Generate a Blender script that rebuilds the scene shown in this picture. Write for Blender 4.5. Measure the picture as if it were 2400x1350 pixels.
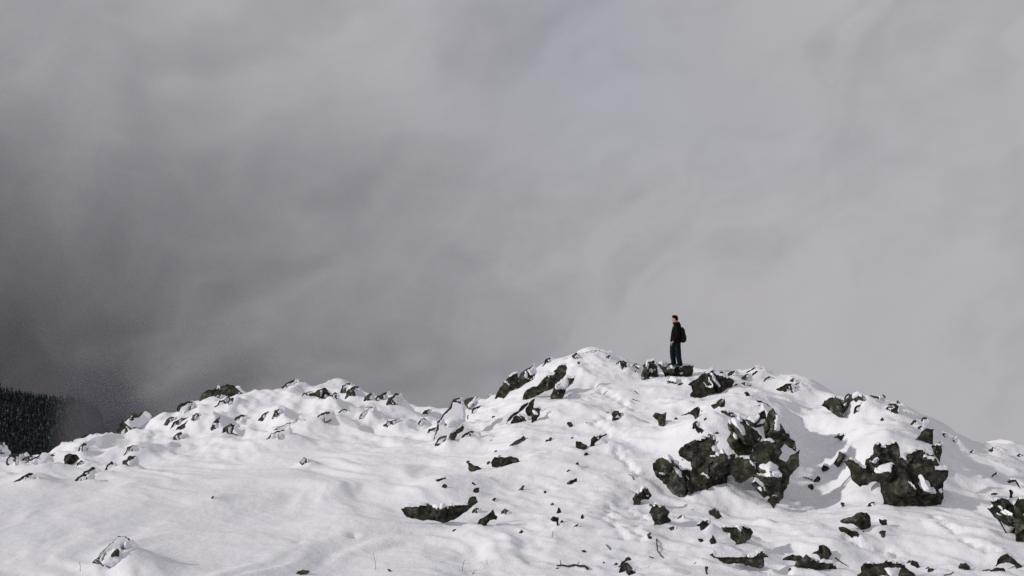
import bpy, math, random
import numpy as np

for o in list(bpy.data.objects):
    bpy.data.objects.remove(o)
SC = bpy.context.scene
COL = SC.collection
R = math.radians

# ------------------------------------------------------------------ camera
F, CX, CY, CZ = 2667.0, 1200.0, 675.0, 7.0        # focal length in photo pixels, picture centre, eye height
cam_d = bpy.data.cameras.new('camera')
cam_d.sensor_width = 36.0
cam_d.lens = 36.0 * F / 2400.0
cam_d.clip_start, cam_d.clip_end = 0.5, 6000.0
cam = bpy.data.objects.new('camera', cam_d)
COL.objects.link(cam)
cam.location = (0, 0, CZ)
cam.rotation_euler = (R(90), 0, 0)
SC.camera = cam

# ------------------------------------------------------------------ sky and sun
SKY_OFF = (16.34, 12.71, -10.02)
SUN_EL, SUN_AZ = R(23.0), R(-99.0)                 # azimuth from +Y, negative = to the left
W = bpy.data.worlds.new('World'); SC.world = W; W.use_nodes = True
nt = W.node_tree; nt.nodes.clear()
out = nt.nodes.new('ShaderNodeOutputWorld')
bg = nt.nodes.new('ShaderNodeBackground'); bg.inputs['Strength'].default_value = 0.1
sky = nt.nodes.new('ShaderNodeTexSky'); sky.sky_type = 'NISHITA'; sky.sun_disc = False
sky.sun_elevation = SUN_EL; sky.sun_rotation = SUN_AZ; sky.altitude = 1500
tc = nt.nodes.new('ShaderNodeTexCoord')
no = nt.nodes.new('ShaderNodeTexNoise'); no.inputs['Scale'].default_value = 2.2; no.inputs['Detail'].default_value = 6.0; no.inputs['Roughness'].default_value = 0.55
nt.links.new(tc.outputs['Generated'], no.inputs['Vector'])
cr = nt.nodes.new('ShaderNodeValToRGB')
cr.color_ramp.elements[0].position = 0.3; cr.color_ramp.elements[0].color = (4.42, 4.34, 4.64, 1)
cr.color_ramp.elements[1].position = 0.7; cr.color_ramp.elements[1].color = (5.0, 4.92, 5.22, 1)
nt.links.new(no.outputs['Fac'], cr.inputs['Fac'])
cov = nt.nodes.new('ShaderNodeMapRange')            # cloud cover: thinner where the second noise is low
no2 = nt.nodes.new('ShaderNodeTexNoise'); no2.inputs['Scale'].default_value = 3.0; no2.inputs['Detail'].default_value = 4.0
mp2 = nt.nodes.new('ShaderNodeMapping'); mp2.inputs['Location'].default_value = SKY_OFF
nt.links.new(tc.outputs['Generated'], mp2.inputs['Vector']); nt.links.new(mp2.outputs['Vector'], no2.inputs['Vector'])
cov.inputs['From Min'].default_value = 0.30; cov.inputs['From Max'].default_value = 0.50
cov.inputs['To Min'].default_value = 0.87; cov.inputs['To Max'].default_value = 1.0
nt.links.new(no2.outputs['Fac'], cov.inputs['Value'])
mx = nt.nodes.new('ShaderNodeMix'); mx.data_type = 'RGBA'
nt.links.new(cov.outputs['Result'], mx.inputs['Factor'])
nt.links.new(sky.outputs['Color'], mx.inputs['A']); nt.links.new(cr.outputs['Color'], mx.inputs['B'])
nt.links.new(mx.outputs['Result'], bg.inputs['Color']); nt.links.new(bg.outputs['Background'], out.inputs['Surface'])

sun_d = bpy.data.lights.new('sun', 'SUN'); sun_d.energy = 2.6; sun_d.angle = R(1.6); sun_d.color = (1.0, 0.96, 0.91)
sun = bpy.data.objects.new('sun', sun_d); COL.objects.link(sun)
sun.location = (-60, 20, 60)
sdir = (math.sin(SUN_AZ) * math.cos(SUN_EL), math.cos(SUN_AZ) * math.cos(SUN_EL), math.sin(SUN_EL))
from mathutils import Vector
sun.rotation_euler = Vector(sdir).to_track_quat('Z', 'Y').to_euler()

SC.view_settings.view_transform = 'Standard'; SC.view_settings.look = 'None'
SC.view_settings.exposure = 0.0; SC.view_settings.gamma = 1.0; SC.view_settings.use_curve_mapping = False
SC.render.engine = 'CYCLES'
SC.cycles.use_denoising = False
SC.cycles.max_bounces = 8; SC.cycles.diffuse_bounces = 4; SC.cycles.volume_bounces = 2
SC.cycles.use_adaptive_sampling = False

# ------------------------------------------------------------------ helpers
def P(u, v, D):                                     # the point of the place seen at photo pixel (u, v), D metres away
    return np.array([(u - CX) / F * D, D, CZ - (v - CY) / F * D])

def _h(ix, iy, iz, s):
    n = (ix.astype(np.int64) * 374761393 + iy.astype(np.int64) * 668265263 + iz.astype(np.int64) * 2147483647 + s * 1274126177) & 0xffffffff
    n = ((n ^ (n >> 13)) * 1103515245) & 0xffffffff
    n = ((n ^ (n >> 16)) * 2246822519) & 0xffffffff
    return ((n ^ (n >> 15)) & 0xffffff) / float(0xffffff) * 2 - 1

def vnoise(x, y, z=None, s=0):
    x = np.asarray(x, float); y = np.asarray(y, float)
    z = np.zeros_like(x) if z is None else np.asarray(z, float)
    ix, iy, iz = np.floor(x), np.floor(y), np.floor(z)
    fx, fy, fz = x - ix, y - iy, z - iz
    fx, fy, fz = [t * t * t * (t * (t * 6 - 15) + 10) for t in (fx, fy, fz)]
    r = 0
    for dx in (0, 1):
        for dy in (0, 1):
            for dz in (0, 1):
                w = (fx if dx else 1 - fx) * (fy if dy else 1 - fy) * (fz if dz else 1 - fz)
                r = r + w * _h(ix + dx, iy + dy, iz + dz, s)
    return r

def vnoise2(x, y, s=0):
    ix, iy = np.floor(x), np.floor(y)
    fx, fy = x - ix, y - iy
    fx, fy = [t * t * t * (t * (t * 6 - 15) + 10) for t in (fx, fy)]
    z = np.zeros_like(ix)
    return ((_h(ix, iy, z, s) * (1 - fx) + _h(ix + 1, iy, z, s) * fx) * (1 - fy)
            + (_h(ix, iy + 1, z, s) * (1 - fx) + _h(ix + 1, iy + 1, z, s) * fx) * fy)

def fbm2(x, y, s=0, octs=4, g=0.5):
    r, a = 0, 1.0
    c, sn = math.cos(0.6), math.sin(0.6)
    for k in range(octs):
        r = r + a * vnoise2(x, y, s + k * 17)
        x, y, a = (x * c - y * sn) * 2.03, (x * sn + y * c) * 2.03, a * g
    return r

def fbm3(x, y, z, s=0, octs=3, g=0.5):
    r, a = 0, 1.0
    for k in range(octs):
        r = r + a * vnoise(x, y, z, s + k * 17)
        x, y, z, a = x * 2.03 + 3.1, y * 2.03 + 1.7, z * 2.03 + 5.3, a * g
    return r

class TPS:                                          # smooth surface through scattered heights
    def __init__(self, pts, val, lam=0.0):
        self.p = np.asarray(pts, float); n = len(self.p)
        d = np.linalg.norm(self.p[:, None] - self.p[None], axis=2)
        K = self.k(d) + lam * np.eye(n)
        Pm = np.hstack([np.ones((n, 1)), self.p])
        A = np.block([[K, Pm], [Pm.T, np.zeros((3, 3))]])
        self.w = np.linalg.solve(A, np.concatenate([val, np.zeros(3)]))
    @staticmethod
    def k(d):
        return np.where(d > 1e-9, d * d * np.log(np.maximum(d, 1e-9)), 0)
    def __call__(self, x, y):
        x, y = np.asarray(x, float), np.asarray(y, float)
        q = np.column_stack([x.ravel(), y.ravel()]); r = np.empty(len(q))
        n = len(self.p)
        for i in range(0, len(q), 40000):
            c = q[i:i + 40000]
            d2 = ((c[:, None, :] - self.p[None]) ** 2).sum(2)
            r[i:i + 40000] = (0.5 * d2 * np.log(np.maximum(d2, 1e-18))) @ self.w[:n] + self.w[n] + c @ self.w[n + 1:]
        return r.reshape(x.shape)

def sstep(a, b, x):
    t = np.clip((x - a) / (b - a), 0, 1)
    return t * t * (3 - 2 * t)

def raw_mesh(name, V, faces, smooth=True):
    me = bpy.data.meshes.new(name)
    V = np.asarray(V, np.float32); faces = np.asarray(faces, np.int32)
    nf, k = faces.shape
    me.vertices.add(len(V)); me.vertices.foreach_set('co', V.ravel())
    me.loops.add(nf * k); me.loops.foreach_set('vertex_index', faces.ravel())
    me.polygons.add(nf); me.polygons.foreach_set('loop_start', np.arange(0, nf * k, k, dtype=np.int32))
    me.update(calc_edges=True); me.validate()
    me.polygons.foreach_set('use_smooth', np.full(len(me.polygons), smooth))
    return me

def link(name, me, mat=None, parent=None, loc=None):
    o = bpy.data.objects.new(name, me); COL.objects.link(o)
    if mat is not None and me is not None: me.materials.append(mat)
    if parent is not None: o.parent = parent
    if loc is not None: o.location = loc
    return o

def tag(o, label=None, cat=None, group=None, kind=None):
    if label: o['label'] = label
    if cat: o['category'] = cat
    if group: o['group'] = group
    if kind: o['kind'] = kind
    return o

def grid_faces(nx, ny):
    i = np.arange(nx * ny).reshape(ny, nx)
    return np.column_stack([i[:-1, :-1].ravel(), i[:-1, 1:].ravel(), i[1:, 1:].ravel(), i[1:, :-1].ravel()])

# ------------------------------------------------------------------ materials
def new_mat(name):
    m = bpy.data.materials.new(name); m.use_nodes = True
    n = m.node_tree.nodes; b = n.get('Principled BSDF')
    return m, m.node_tree, b

def noise_node(t, vec, scale, detail=4.0, rough=0.5):
    n = t.nodes.new('ShaderNodeTexNoise'); n.inputs['Scale'].default_value = scale
    n.inputs['Detail'].default_value = detail; n.inputs['Roughness'].default_value = rough
    t.links.new(vec, n.inputs['Vector']); return n

def snow_material(name, obj_coords=False):
    m, t, b = new_mat(name)
    tcn = t.nodes.new('ShaderNodeTexCoord')
    geo = t.nodes.new('ShaderNodeNewGeometry')
    vec = geo.outputs['Position']
    b.inputs['Base Color'].default_value = (0.79, 0.79, 0.82, 1)
    b.inputs['Roughness'].default_value = 0.6
    b.inputs['Specular IOR Level'].default_value = 0.2
    n1 = noise_node(t, vec, 3.0, 5, 0.55)
    n2 = noise_node(t, vec, 22.0, 4, 0.6)
    ad = t.nodes.new('ShaderNodeMath'); ad.operation = 'MULTIPLY_ADD'; ad.inputs[1].default_value = 0.18
    t.links.new(n2.outputs['Fac'], ad.inputs[0]); t.links.new(n1.outputs['Fac'], ad.inputs[2])
    mp = t.nodes.new('ShaderNodeMapping'); mp.inputs['Rotation'].default_value = (0, 0, R(37)); mp.inputs['Scale'].default_value = (0.8, 3.4, 1.0)
    t.links.new(vec, mp.inputs['Vector'])
    n5 = noise_node(t, mp.outputs['Vector'], 1.6, 6, 0.6)
    ad2 = t.nodes.new('ShaderNodeMath'); ad2.operation = 'MULTIPLY_ADD'; ad2.inputs[1].default_value = 0.9
    t.links.new(n5.outputs['Fac'], ad2.inputs[0]); t.links.new(ad.outputs[0], ad2.inputs[2])
    bu = t.nodes.new('ShaderNodeBump'); bu.inputs['Strength'].default_value = 0.5; bu.inputs['Distance'].default_value = 0.07
    t.links.new(ad2.outputs[0], bu.inputs['Height']); t.links.new(bu.outputs['Normal'], b.inputs['Normal'])
    # slightly greyer old wind crust against fresh snow
    n3 = noise_node(t, vec, 0.35, 5, 0.55)
    rp = t.nodes.new('ShaderNodeValToRGB')
    rp.color_ramp.elements[0].position = 0.35; rp.color_ramp.elements[0].color = (0.72, 0.725, 0.765, 1)
    rp.color_ramp.elements[1].position = 0.65; rp.color_ramp.elements[1].color = (0.79, 0.79, 0.815, 1)
    t.links.new(n3.outputs['Fac'], rp.inputs['Fac']); t.links.new(rp.outputs['Color'], b.inputs['Base Color'])
    return m

def rock_material():
    m, t, b = new_mat('dark_lichened_rock')
    geo = t.nodes.new('ShaderNodeNewGeometry'); vec = geo.outputs['Position']
    oi = t.nodes.new('ShaderNodeObjectInfo')
    n1 = noise_node(t, vec, 6.5, 7, 0.66)
    r1 = t.nodes.new('ShaderNodeValToRGB'); e = r1.color_ramp.elements
    e[0].position = 0.42; e[0].color = (0.006, 0.006, 0.005, 1)
    e[1].position = 0.56; e[1].color = (0.040, 0.039, 0.031, 1)
    x = e.new(0.70); x.color = (0.15, 0.15, 0.13, 1)
    t.links.new(n1.outputs['Fac'], r1.inputs['Fac'])
    n2 = noise_node(t, vec, 2.2, 4, 0.6)                     # olive lichen in patches
    r2 = t.nodes.new('ShaderNodeValToRGB'); e = r2.color_ramp.elements
    e[0].position = 0.48; e[0].color = (0, 0, 0, 1); e[1].position = 0.66; e[1].color = (0.45, 0.45, 0.45, 1)
    t.links.new(n2.outputs['Fac'], r2.inputs['Fac'])
    mx1 = t.nodes.new('ShaderNodeMix'); mx1.data_type = 'RGBA'
    t.links.new(r2.outputs['Color'], mx1.inputs['Factor']); t.links.new(r1.outputs['Color'], mx1.inputs['A'])
    mx1.inputs['B'].default_value = (0.060, 0.057, 0.034, 1)
    # each stone a little lighter or darker
    mr = t.nodes.new('ShaderNodeMapRange'); mr.inputs['To Min'].default_value = 0.65; mr.inputs['To Max'].default_value = 1.55
    t.links.new(oi.outputs['Random'], mr.inputs['Value'])
    fr = t.nodes.new('ShaderNodeMath'); fr.operation = 'MULTIPLY'; fr.inputs[1].default_value = 7.31
    fr2 = t.nodes.new('ShaderNodeMath'); fr2.operation = 'FRACT'
    t.links.new(oi.outputs['Random'], fr.inputs[0]); t.links.new(fr.outputs[0], fr2.inputs[0])
    tn = t.nodes.new('ShaderNodeMix'); tn.data_type = 'RGBA'
    tn.inputs['A'].default_value = (1.0, 1.0, 0.94, 1); tn.inputs['B'].default_value = (0.94, 1.03, 0.97, 1)
    t.links.new(fr2.outputs[0], tn.inputs['Factor'])
    tm = t.nodes.new('ShaderNodeMix'); tm.data_type = 'RGBA'; tm.blend_type = 'MULTIPLY'; tm.inputs['Factor'].default_value = 1
    t.links.new(mx1.outputs['Result'], tm.inputs['A']); t.links.new(tn.outputs['Result'], tm.inputs['B'])
    mu = t.nodes.new('ShaderNodeMix'); mu.data_type = 'RGBA'; mu.blend_type = 'MULTIPLY'; mu.inputs['Factor'].default_value = 1
    t.links.new(tm.outputs['Result'], mu.inputs['A']); t.links.new(mr.outputs['Result'], mu.inputs['B'])
    # blown grains of snow caught in the pores
    n3 = noise_node(t, vec, 16.0, 3, 0.7)
    r3 = t.nodes.new('ShaderNodeValToRGB'); e = r3.color_ramp.elements
    e[0].position = 0.68; e[0].color = (0, 0, 0, 1); e[1].position = 0.76; e[1].color = (0.75, 0.75, 0.75, 1)
    t.links.new(n3.outputs['Fac'], r3.inputs['Fac'])
    mx2 = t.nodes.new('ShaderNodeMix'); mx2.data_type = 'RGBA'
    t.links.new(r3.outputs['Color'], mx2.inputs['Factor']); t.links.new(mu.outputs['Result'], mx2.inputs['A'])
    mx2.inputs['B'].default_value = (0.55, 0.55, 0.58, 1)
    t.links.new(mx2.outputs['Result'], b.inputs['Base Color'])
    b.inputs['Roughness'].default_value = 0.85; b.inputs['Specular IOR Level'].default_value = 0.25
    n4 = noise_node(t, vec, 11.0, 7, 0.75)
    bu = t.nodes.new('ShaderNodeBump'); bu.inputs['Strength'].default_value = 0.8; bu.inputs['Distance'].default_value = 0.03
    t.links.new(n4.outputs['Fac'], bu.inputs['Height']); t.links.new(bu.outputs['Normal'], b.inputs['Normal'])
    return m

def plain(name, col, rough=0.8, var=0.0, scale=30.0, spec=0.3):
    m, t, b = new_mat(name)
    b.inputs['Roughness'].default_value = rough; b.inputs['Specular IOR Level'].default_value = spec
    tcn = t.nodes.new('ShaderNodeTexCoord')
    n = noise_node(t, tcn.outputs['Object'], scale, 4, 0.6)
    rp = t.nodes.new('ShaderNodeValToRGB')
    rp.color_ramp.elements[0].position = 0.3; rp.color_ramp.elements[0].color = tuple(c * (1 - var) for c in col) + (1,)
    rp.color_ramp.elements[1].position = 0.7; rp.color_ramp.elements[1].color = tuple(c * (1 + var) for c in col) + (1,)
    t.links.new(n.outputs['Fac'], rp.inputs['Fac']); t.links.new(rp.outputs['Color'], b.inputs['Base Color'])
    return m

def mist_material(name, density, shade=None):
    m = bpy.data.materials.new(name); m.use_nodes = True
    t = m.node_tree; t.nodes.clear()
    o = t.nodes.new('ShaderNodeOutputMaterial'); v = t.nodes.new('ShaderNodeVolumePrincipled')
    v.inputs['Color'].default_value = (0.985, 0.985, 0.99, 1) if shade is None else (shade, shade, shade * 1.16, 1); v.inputs['Density'].default_value = density  # a low shade value colours the mist dark in place of real shadow
    v.inputs['Anisotropy'].default_value = 0.0
    t.links.new(v.outputs['Volume'], o.inputs['Volume'])
    return m

M_SNOW = snow_material('wind_packed_snow')
M_ROCK = rock_material()
M_TWIG = plain('dead_wood', (0.035, 0.028, 0.022), 0.9, 0.4, 40)
M_GRASS = plain('dry_grass', (0.16, 0.13, 0.085), 0.9, 0.3, 40)

# ------------------------------------------------------------------ the snow ground
CREST = [(-500, 1140, 39), (-250, 1105, 40), (0, 1078, 41), (60, 1080, 41), (120, 1072, 42), (180, 1042, 43), (260, 1030, 44), (320, 1005, 45), (400, 982, 45.5),
         (470, 952, 46), (560, 934, 47), (640, 927, 47), (700, 923, 47), (745, 920, 47.5), (775, 905, 48), (800, 895, 48), (830, 903, 48), (865, 925, 47.5),
         (900, 938, 47), (960, 945, 46), (1000, 958, 45.5), (1040, 961, 45), (1080, 948, 44.5), (1130, 942, 44), (1170, 925, 43.4), (1230, 878, 43.4),
         (1290, 852, 43.7), (1340, 838, 44), (1385, 826, 44.3), (1410, 822, 44.5), (1430, 830, 44.3), (1460, 851, 44), (1490, 864, 43), (1540, 876, 42.5), (1600, 876, 42),
         (1650, 872, 42), (1700, 878, 41.5), (1760, 880, 41), (1820, 893, 40), (1870, 892, 40), (1910, 908, 39.5), (1950, 930, 38.5), (2000, 938, 37.5),
         (2060, 942, 36.5), (2110, 957, 35.5), (2160, 984, 34.5), (2192, 1006, 34.5), (2225, 1018, 35.2), (2280, 1038, 36), (2330, 1052, 36.7), (2400, 1066, 37.5),
         (2700, 1130, 39), (2950, 1160, 40)]
INNER = [(0, 1150, 33), (200, 1150, 33), (400, 1100, 37), (400, 1050, 41), (250, 1080, 39.5), (600, 1150, 33), (600, 1080, 37), (600, 1000, 42), (800, 1000, 41), (800, 1080, 36),
         (950, 1050, 38), (950, 1000, 42), (900, 1150, 32.5), (1050, 1000, 42), (0, 1250, 28), (300, 1250, 28), (600, 1250, 28.4), (900, 1250, 28.4), (1200, 1250, 28),
         (1100, 1150, 32), (1200, 1180, 31), (1150, 1080, 35), (1100, 1020, 39), (1250, 1080, 34), (1250, 1000, 37.5), (1350, 1100, 33), (1350, 1000, 37),
         (1350, 930, 40.3), (1300, 940, 39.5), (1450, 930, 39.8), (1450, 1000, 36.5), (1450, 1100, 32.5), (1550, 930, 39.6), (1550, 1000, 36), (1500, 1200, 29.5),
         (1600, 1250, 27.5), (1620, 1205, 29.2), (1720, 1200, 29.4), (1850, 1205, 29.3), (1950, 1180, 30.5), (1530, 1060, 33.5), (1680, 930, 38.6), (1780, 920, 38.2),
         (1640, 1025, 33.3), (1700, 965, 34.7), (1790, 955, 34.4), (1845, 955, 36.6), (1890, 1040, 35.7), (1930, 1090, 34.0), (1945, 1135, 32.4), (1900, 960, 38), (1990, 985, 35.5),
         (1800, 1195, 29.9), (1650, 1178, 30.2), (1555, 1130, 31.6), (2050, 1020, 33), (2120, 1032, 32.4), (2000, 1062, 32.7), (2170, 1060, 31.6),
         (1990, 1135, 31.3), (2075, 1195, 28.9), (2160, 1205, 28.5), (2250, 1080, 33.2), (2250, 1150, 30.5), (2300, 1205, 28.6), (2350, 1110, 33.2), (2400, 1150, 31),
         (2400, 1255, 27), (2250, 1250, 27), (2050, 1250, 27.2), (1850, 1260, 27), (2600, 1200, 29.5), (-250, 1200, 30.5), (-250, 1140, 34)]
pts, zs = [], []
def ctl(p): pts.append(p[:2]); zs.append(p[2])
for c in CREST + INNER: ctl(P(*c))
for u in range(-500, 3000, 250):
    ctl(P(u, 1350, 24.5)); ctl(P(u, 1500, 20.0)); ctl(P(u, 1800, 15.2))
crest_x, crest_y = [], []
for c in CREST:
    p = P(*c); crest_x.append(p[0]); crest_y.append(p[1])
    for dy, dz in ((4, 2.2), (11, 7.5)):
        if dy == 4 and 2150 < c[0] < 2240: continue
        q = p * 1.0; q[0] *= 1 + dy / p[1]; q[1] += dy; q[2] -= dz; ctl(q)
tps = TPS(np.array(pts), np.array(zs), 0.02)
o_ = np.argsort(crest_x); crest_x = np.array(crest_x)[o_]; crest_y = np.array(crest_y)[o_]

def axis(lo, hi, step, far_lo, far_hi, g=1.22):
    a = list(np.arange(lo, hi + step / 2, step))
    s, x = step, hi
    while x < far_hi: s *= g; x += s; a.append(x)
    s, x = step, lo
    while x > far_lo: s *= g; x -= s; a.insert(0, x)
    return np.array(a)
XS = axis(-24, 24, 0.075, -1500, 1500); YS = axis(17, 51, 0.075, -200, 1400)
GX, GY = np.meshgrid(XS, YS)

def ground(x, y):
    xc, yc = np.clip(x, -27, 27), np.clip(y, 12, 62)
    z = tps(xc, yc)
    cy = np.interp(xc * 1.0, crest_x, crest_y)
    z = z - 0.55 * np.maximum(0, y - cy - 12) * (y > 50)
    z = z - 0.06 * np.maximum(0, np.abs(x) - 27) - 0.02 * np.maximum(0, 12 - y)
    return np.where(z < -200, -200 - 250 * (1 - np.exp((z + 200) / 250)), z)
Z = ground(GX, GY)
# wind-packed relief: long drifts running down to the right, lumps of crust, small ripples
cy = np.interp(GX, crest_x, crest_y)
dcr = cy - GY                                       # metres in front of the crest
a_, b_ = GX * 0.80 + GY * -0.60, GX * 0.60 + GY * 0.80
near = sstep(60, 40, np.abs(GX)) * sstep(70, 54, GY)
wob = fbm2(GX * 0.12, GY * 0.12, 63, 3) * 1.6
drift = fbm2(a_ * 0.13 + wob * .2, b_ * 0.45 + wob, 3, 4, 0.45) * 0.15 + (0.5 - np.abs(fbm2(a_ * 0.18 + 7, b_ * 0.7 + wob, 9, 3))) * 0.06 * sstep(-.4, .5, fbm2(GX * .15, GY * .15, 71, 2))
lumpmask = sstep(11, 4, dcr) * sstep(-4, 0, dcr)
lumpmask *= 0.35 + 0.65 * sstep(2, -3, GX)
lump = (0.35 - np.abs(fbm2(a_ * 0.36, b_ * 0.60, 21, 4, 0.45))) * 0.42
crust = np.maximum(0, fbm2(a_ * 1.1, b_ * 2.8, 41, 4, 0.6)) * 0.06
hill = sstep(-4, 3, GX) * sstep(20, 24, GY)
hum = fbm2(GX * 0.7, GY * 0.7, 55, 4) * 0.07 * hill
Z += near * (drift + lump * lumpmask + crust * (0.25 + 1.1 * lumpmask + 0.8 * hill) + hum)

def interp(x, y):
    x, y = np.atleast_1d(np.asarray(x, float)), np.atleast_1d(np.asarray(y, float))
    i = np.clip(np.searchsorted(XS, x) - 1, 0, len(XS) - 2); j = np.clip(np.searchsorted(YS, y) - 1, 0, len(YS) - 2)
    fx = (x - XS[i]) / (XS[i + 1] - XS[i]); fy = (y - YS[j]) / (YS[j + 1] - YS[j])
    return (Z[j, i] * (1 - fx) + Z[j, i + 1] * fx) * (1 - fy) + (Z[j + 1, i] * (1 - fx) + Z[j + 1, i + 1] * fx) * fy

DD = np.arange(17, 50, 0.05)
def cast(u, v):                                     # how far away the snow seen at (u, v) lies; past the crest: the crest
    x, z = (u - CX) / F * DD, CZ - (v - CY) / F * DD
    g = interp(x, DD) - z
    k = np.argmax(g > 0)
    return DD[k] if g[k] > 0 else DD[np.argmax(g)]

def bump(u, v, r, h, sx=1.0, sy=1.0, sharp=2.0, D=None):
    D = D or cast(u, v); x, y = (u - CX) / F * D, D
    i0, i1 = np.searchsorted(XS, [x - 3 * r * sx, x + 3 * r * sx]); j0, j1 = np.searchsorted(YS, [y - 3 * r * sy, y + 3 * r * sy])
    q = np.sqrt(((XS[None, i0:i1] - x) / (r * sx)) ** 2 + ((YS[j0:j1, None] - y) / (r * sy)) ** 2)
    Z[j0:j1, i0:i1] += h * np.exp(-q ** sharp)

# snow humps and hollows that can be told apart
for b in [(286, 1318, 0.50, 0.24, 1.2, 1.0, 1.5), (930, 950, 0.6, 0.22, 1, 1, 1.5), (690, 930, 0.7, 0.18), (660, 1030, 0.8, 0.25, 1.4, 1), (870, 985, 0.5, 0.3), (940, 1005, 0.6, 0.25),
          (990, 1005, 0.45, 0.22), (640, 985, 0.7, 0.25), (720, 1090, 0.30, 0.16), (330, 1065, 0.6, 0.3, 1.3, 1), (80, 1130, 0.6, 0.25, 1.4, 1), (510, 1170, 0.8, 0.12, 1.6, 1),
          (790, 1230, 0.8, 0.16, 1.5, 1), (850, 1250, 0.8, 0.12, 1.5, 1), (1040, 1150, 1.0, 0.35, 1.2, 1.0), (1040, 1015, 0.9, 0.35), (1400, 860, 1.2, 0.12),
          (1330, 1070, 0.7, 0.1), (1240, 1030, 0.8, 0.1), (2060, 1050, 0.8, 0.25), (1960, 1000, 0.9, 0.2), (1930, 985, 0.35, 0.2, 0.7, 1.6), (1905, 1000, 0.3, 0.15, .7, 1.6),
          (2340, 1120, 0.9, 0.2), (1460, 1060, 0.7, 0.12), (1130, 1330, 0.4, 0.10)]:
    bump(*b)
for u, v, r, h in [(275, 1105, .12, -.08), (700, 1270, .1, -.06), (828, 1255, .09, -.12), (1500, 1325, .3, -.06), (1240, 1160, .7, -.12), (1900, 1160, .9, -.2), (1720, 1180, .6, -.15)]:
    bump(u, v, r, h)
random.seed(5)
def tracks(path, n, r=0.10, h=-0.13):               # boot holes with kicked-up rims
    for k in range(n):
        t = k / (n - 1) * (len(path) - 1); i = min(int(t), len(path) - 2); f = t - i
        u = path[i][0] * (1 - f) + path[i + 1][0] * f + random.uniform(-6, 6)
        v = path[i][1] * (1 - f) + path[i + 1][1] * f + random.uniform(-3, 3)
        bump(u, v, r, h); bump(u + 7, v + 3, r * 0.8, -h * 0.55)
tracks([(1428, 1185), (1420, 1215), (1450, 1240), (1472, 1262)], 9)
tracks([(1405, 990), (1430, 1030), (1450, 1060), (1470, 1085), (1500, 1110)], 16)
tracks([(1990, 1265), (2030, 1285), (2075, 1290), (2110, 1300)], 9)
tracks([(1480, 1190), (1505, 1210), (1495, 1240), (1510, 1260)], 8)
tracks([(1400, 905), (1430, 925), (1470, 945), (1440, 970), (1400, 990)], 14, 0.13, -0.16)
tracks([(2190, 1215), (2230, 1235), (2280, 1275), (2330, 1290)], 8)
tracks([(1740, 1330), (1790, 1338), (1850, 1345)], 6)
# ------------------------------------------------------------------ rocks
REG = {'A': (0, 850, 3.993), 'B': (550, 850, 3.993), 'C': (1000, 800, 4.8), 'D': (1450, 800, 4.8), 'E': (1480, 980, 4.8), 'F': (1880, 880, 4.615),
       'G': (1880, 1060, 4.615), 'H': (1400, 1100, 4.8), 'I': (850, 1000, 3.993), 'J': (500, 1080, 4.8), 'K': (0, 1100, 4.8)}

def smooth_normals(Vt, faces):
    n = np.zeros_like(Vt)
    a, b, c, d = (Vt[faces[:, k]] for k in range(4))
    fn = np.cross(c - a, d - b)
    for k in range(4): np.add.at(n, faces[:, k], fn)
    return n / np.maximum(np.linalg.norm(n, axis=1, keepdims=True), 1e-12)

def rough_outline(poly, rng, amp=0.07, rounds=2):
    p = np.array(poly, float)
    for _ in range(rounds):
        q = np.roll(p, -1, axis=0); e = q - p; L = np.linalg.norm(e, axis=1, keepdims=True)
        nrm = np.column_stack([-e[:, 1], e[:, 0]]) / np.maximum(L, 1e-9)
        mid = p + e * rng.uniform(0.35, 0.65, (len(p), 1)) + nrm * L * rng.normal(0, amp, (len(p), 1))
        p = np.stack([p, mid], axis=1).reshape(-1, 2)
    return p

def seg_dist(q, p):
    """distance and nearest point from points q to the closed outline p; and whether q is inside"""
    best = np.full(len(q), 1e9); near = np.zeros_like(q); ins = np.zeros(len(q), bool)
    for i in range(len(p)):
        a, b = p[i], p[(i + 1) % len(p)]
        e = b - a; t = np.clip(((q - a) @ e) / max(e @ e, 1e-12), 0, 1)
        c = a + t[:, None] * e; d = np.linalg.norm(q - c, axis=1)
        m = d < best; best[m] = d[m]; near[m] = c[m]
        m = (a[1] > q[:, 1]) != (b[1] > q[:, 1])
        if m.any():
            xi = a[0] + (q[m, 1] - a[1]) / (b[1] - a[1]) * e[0]
            w = np.where(m)[0]; ins[w] ^= q[m, 0] < xi
    return best, near, ins

SEED = [100]
CAPS = {'none': None,
        'top': ((0.10, 0.30, 1.0), 0.66, 0.07),         # snow lying on the top and running into the slope behind
        'thin': ((0.15, 0.25, 1.0), 0.78, 0.05),
        'right': ((0.75, -0.25, 0.75), 0.35, 0.07),
        'patch': ((0.25, -0.10, 0.95), 0.72, 0.06),
        'plaster': ((0.80, -0.45, 0.35), 0.16, 0.035),   # rime and snow blown against the side seen, the windward upper left edge bare
        'heavy': ((0.80, -0.45, 0.40), -0.02, 0.045)}

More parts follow.
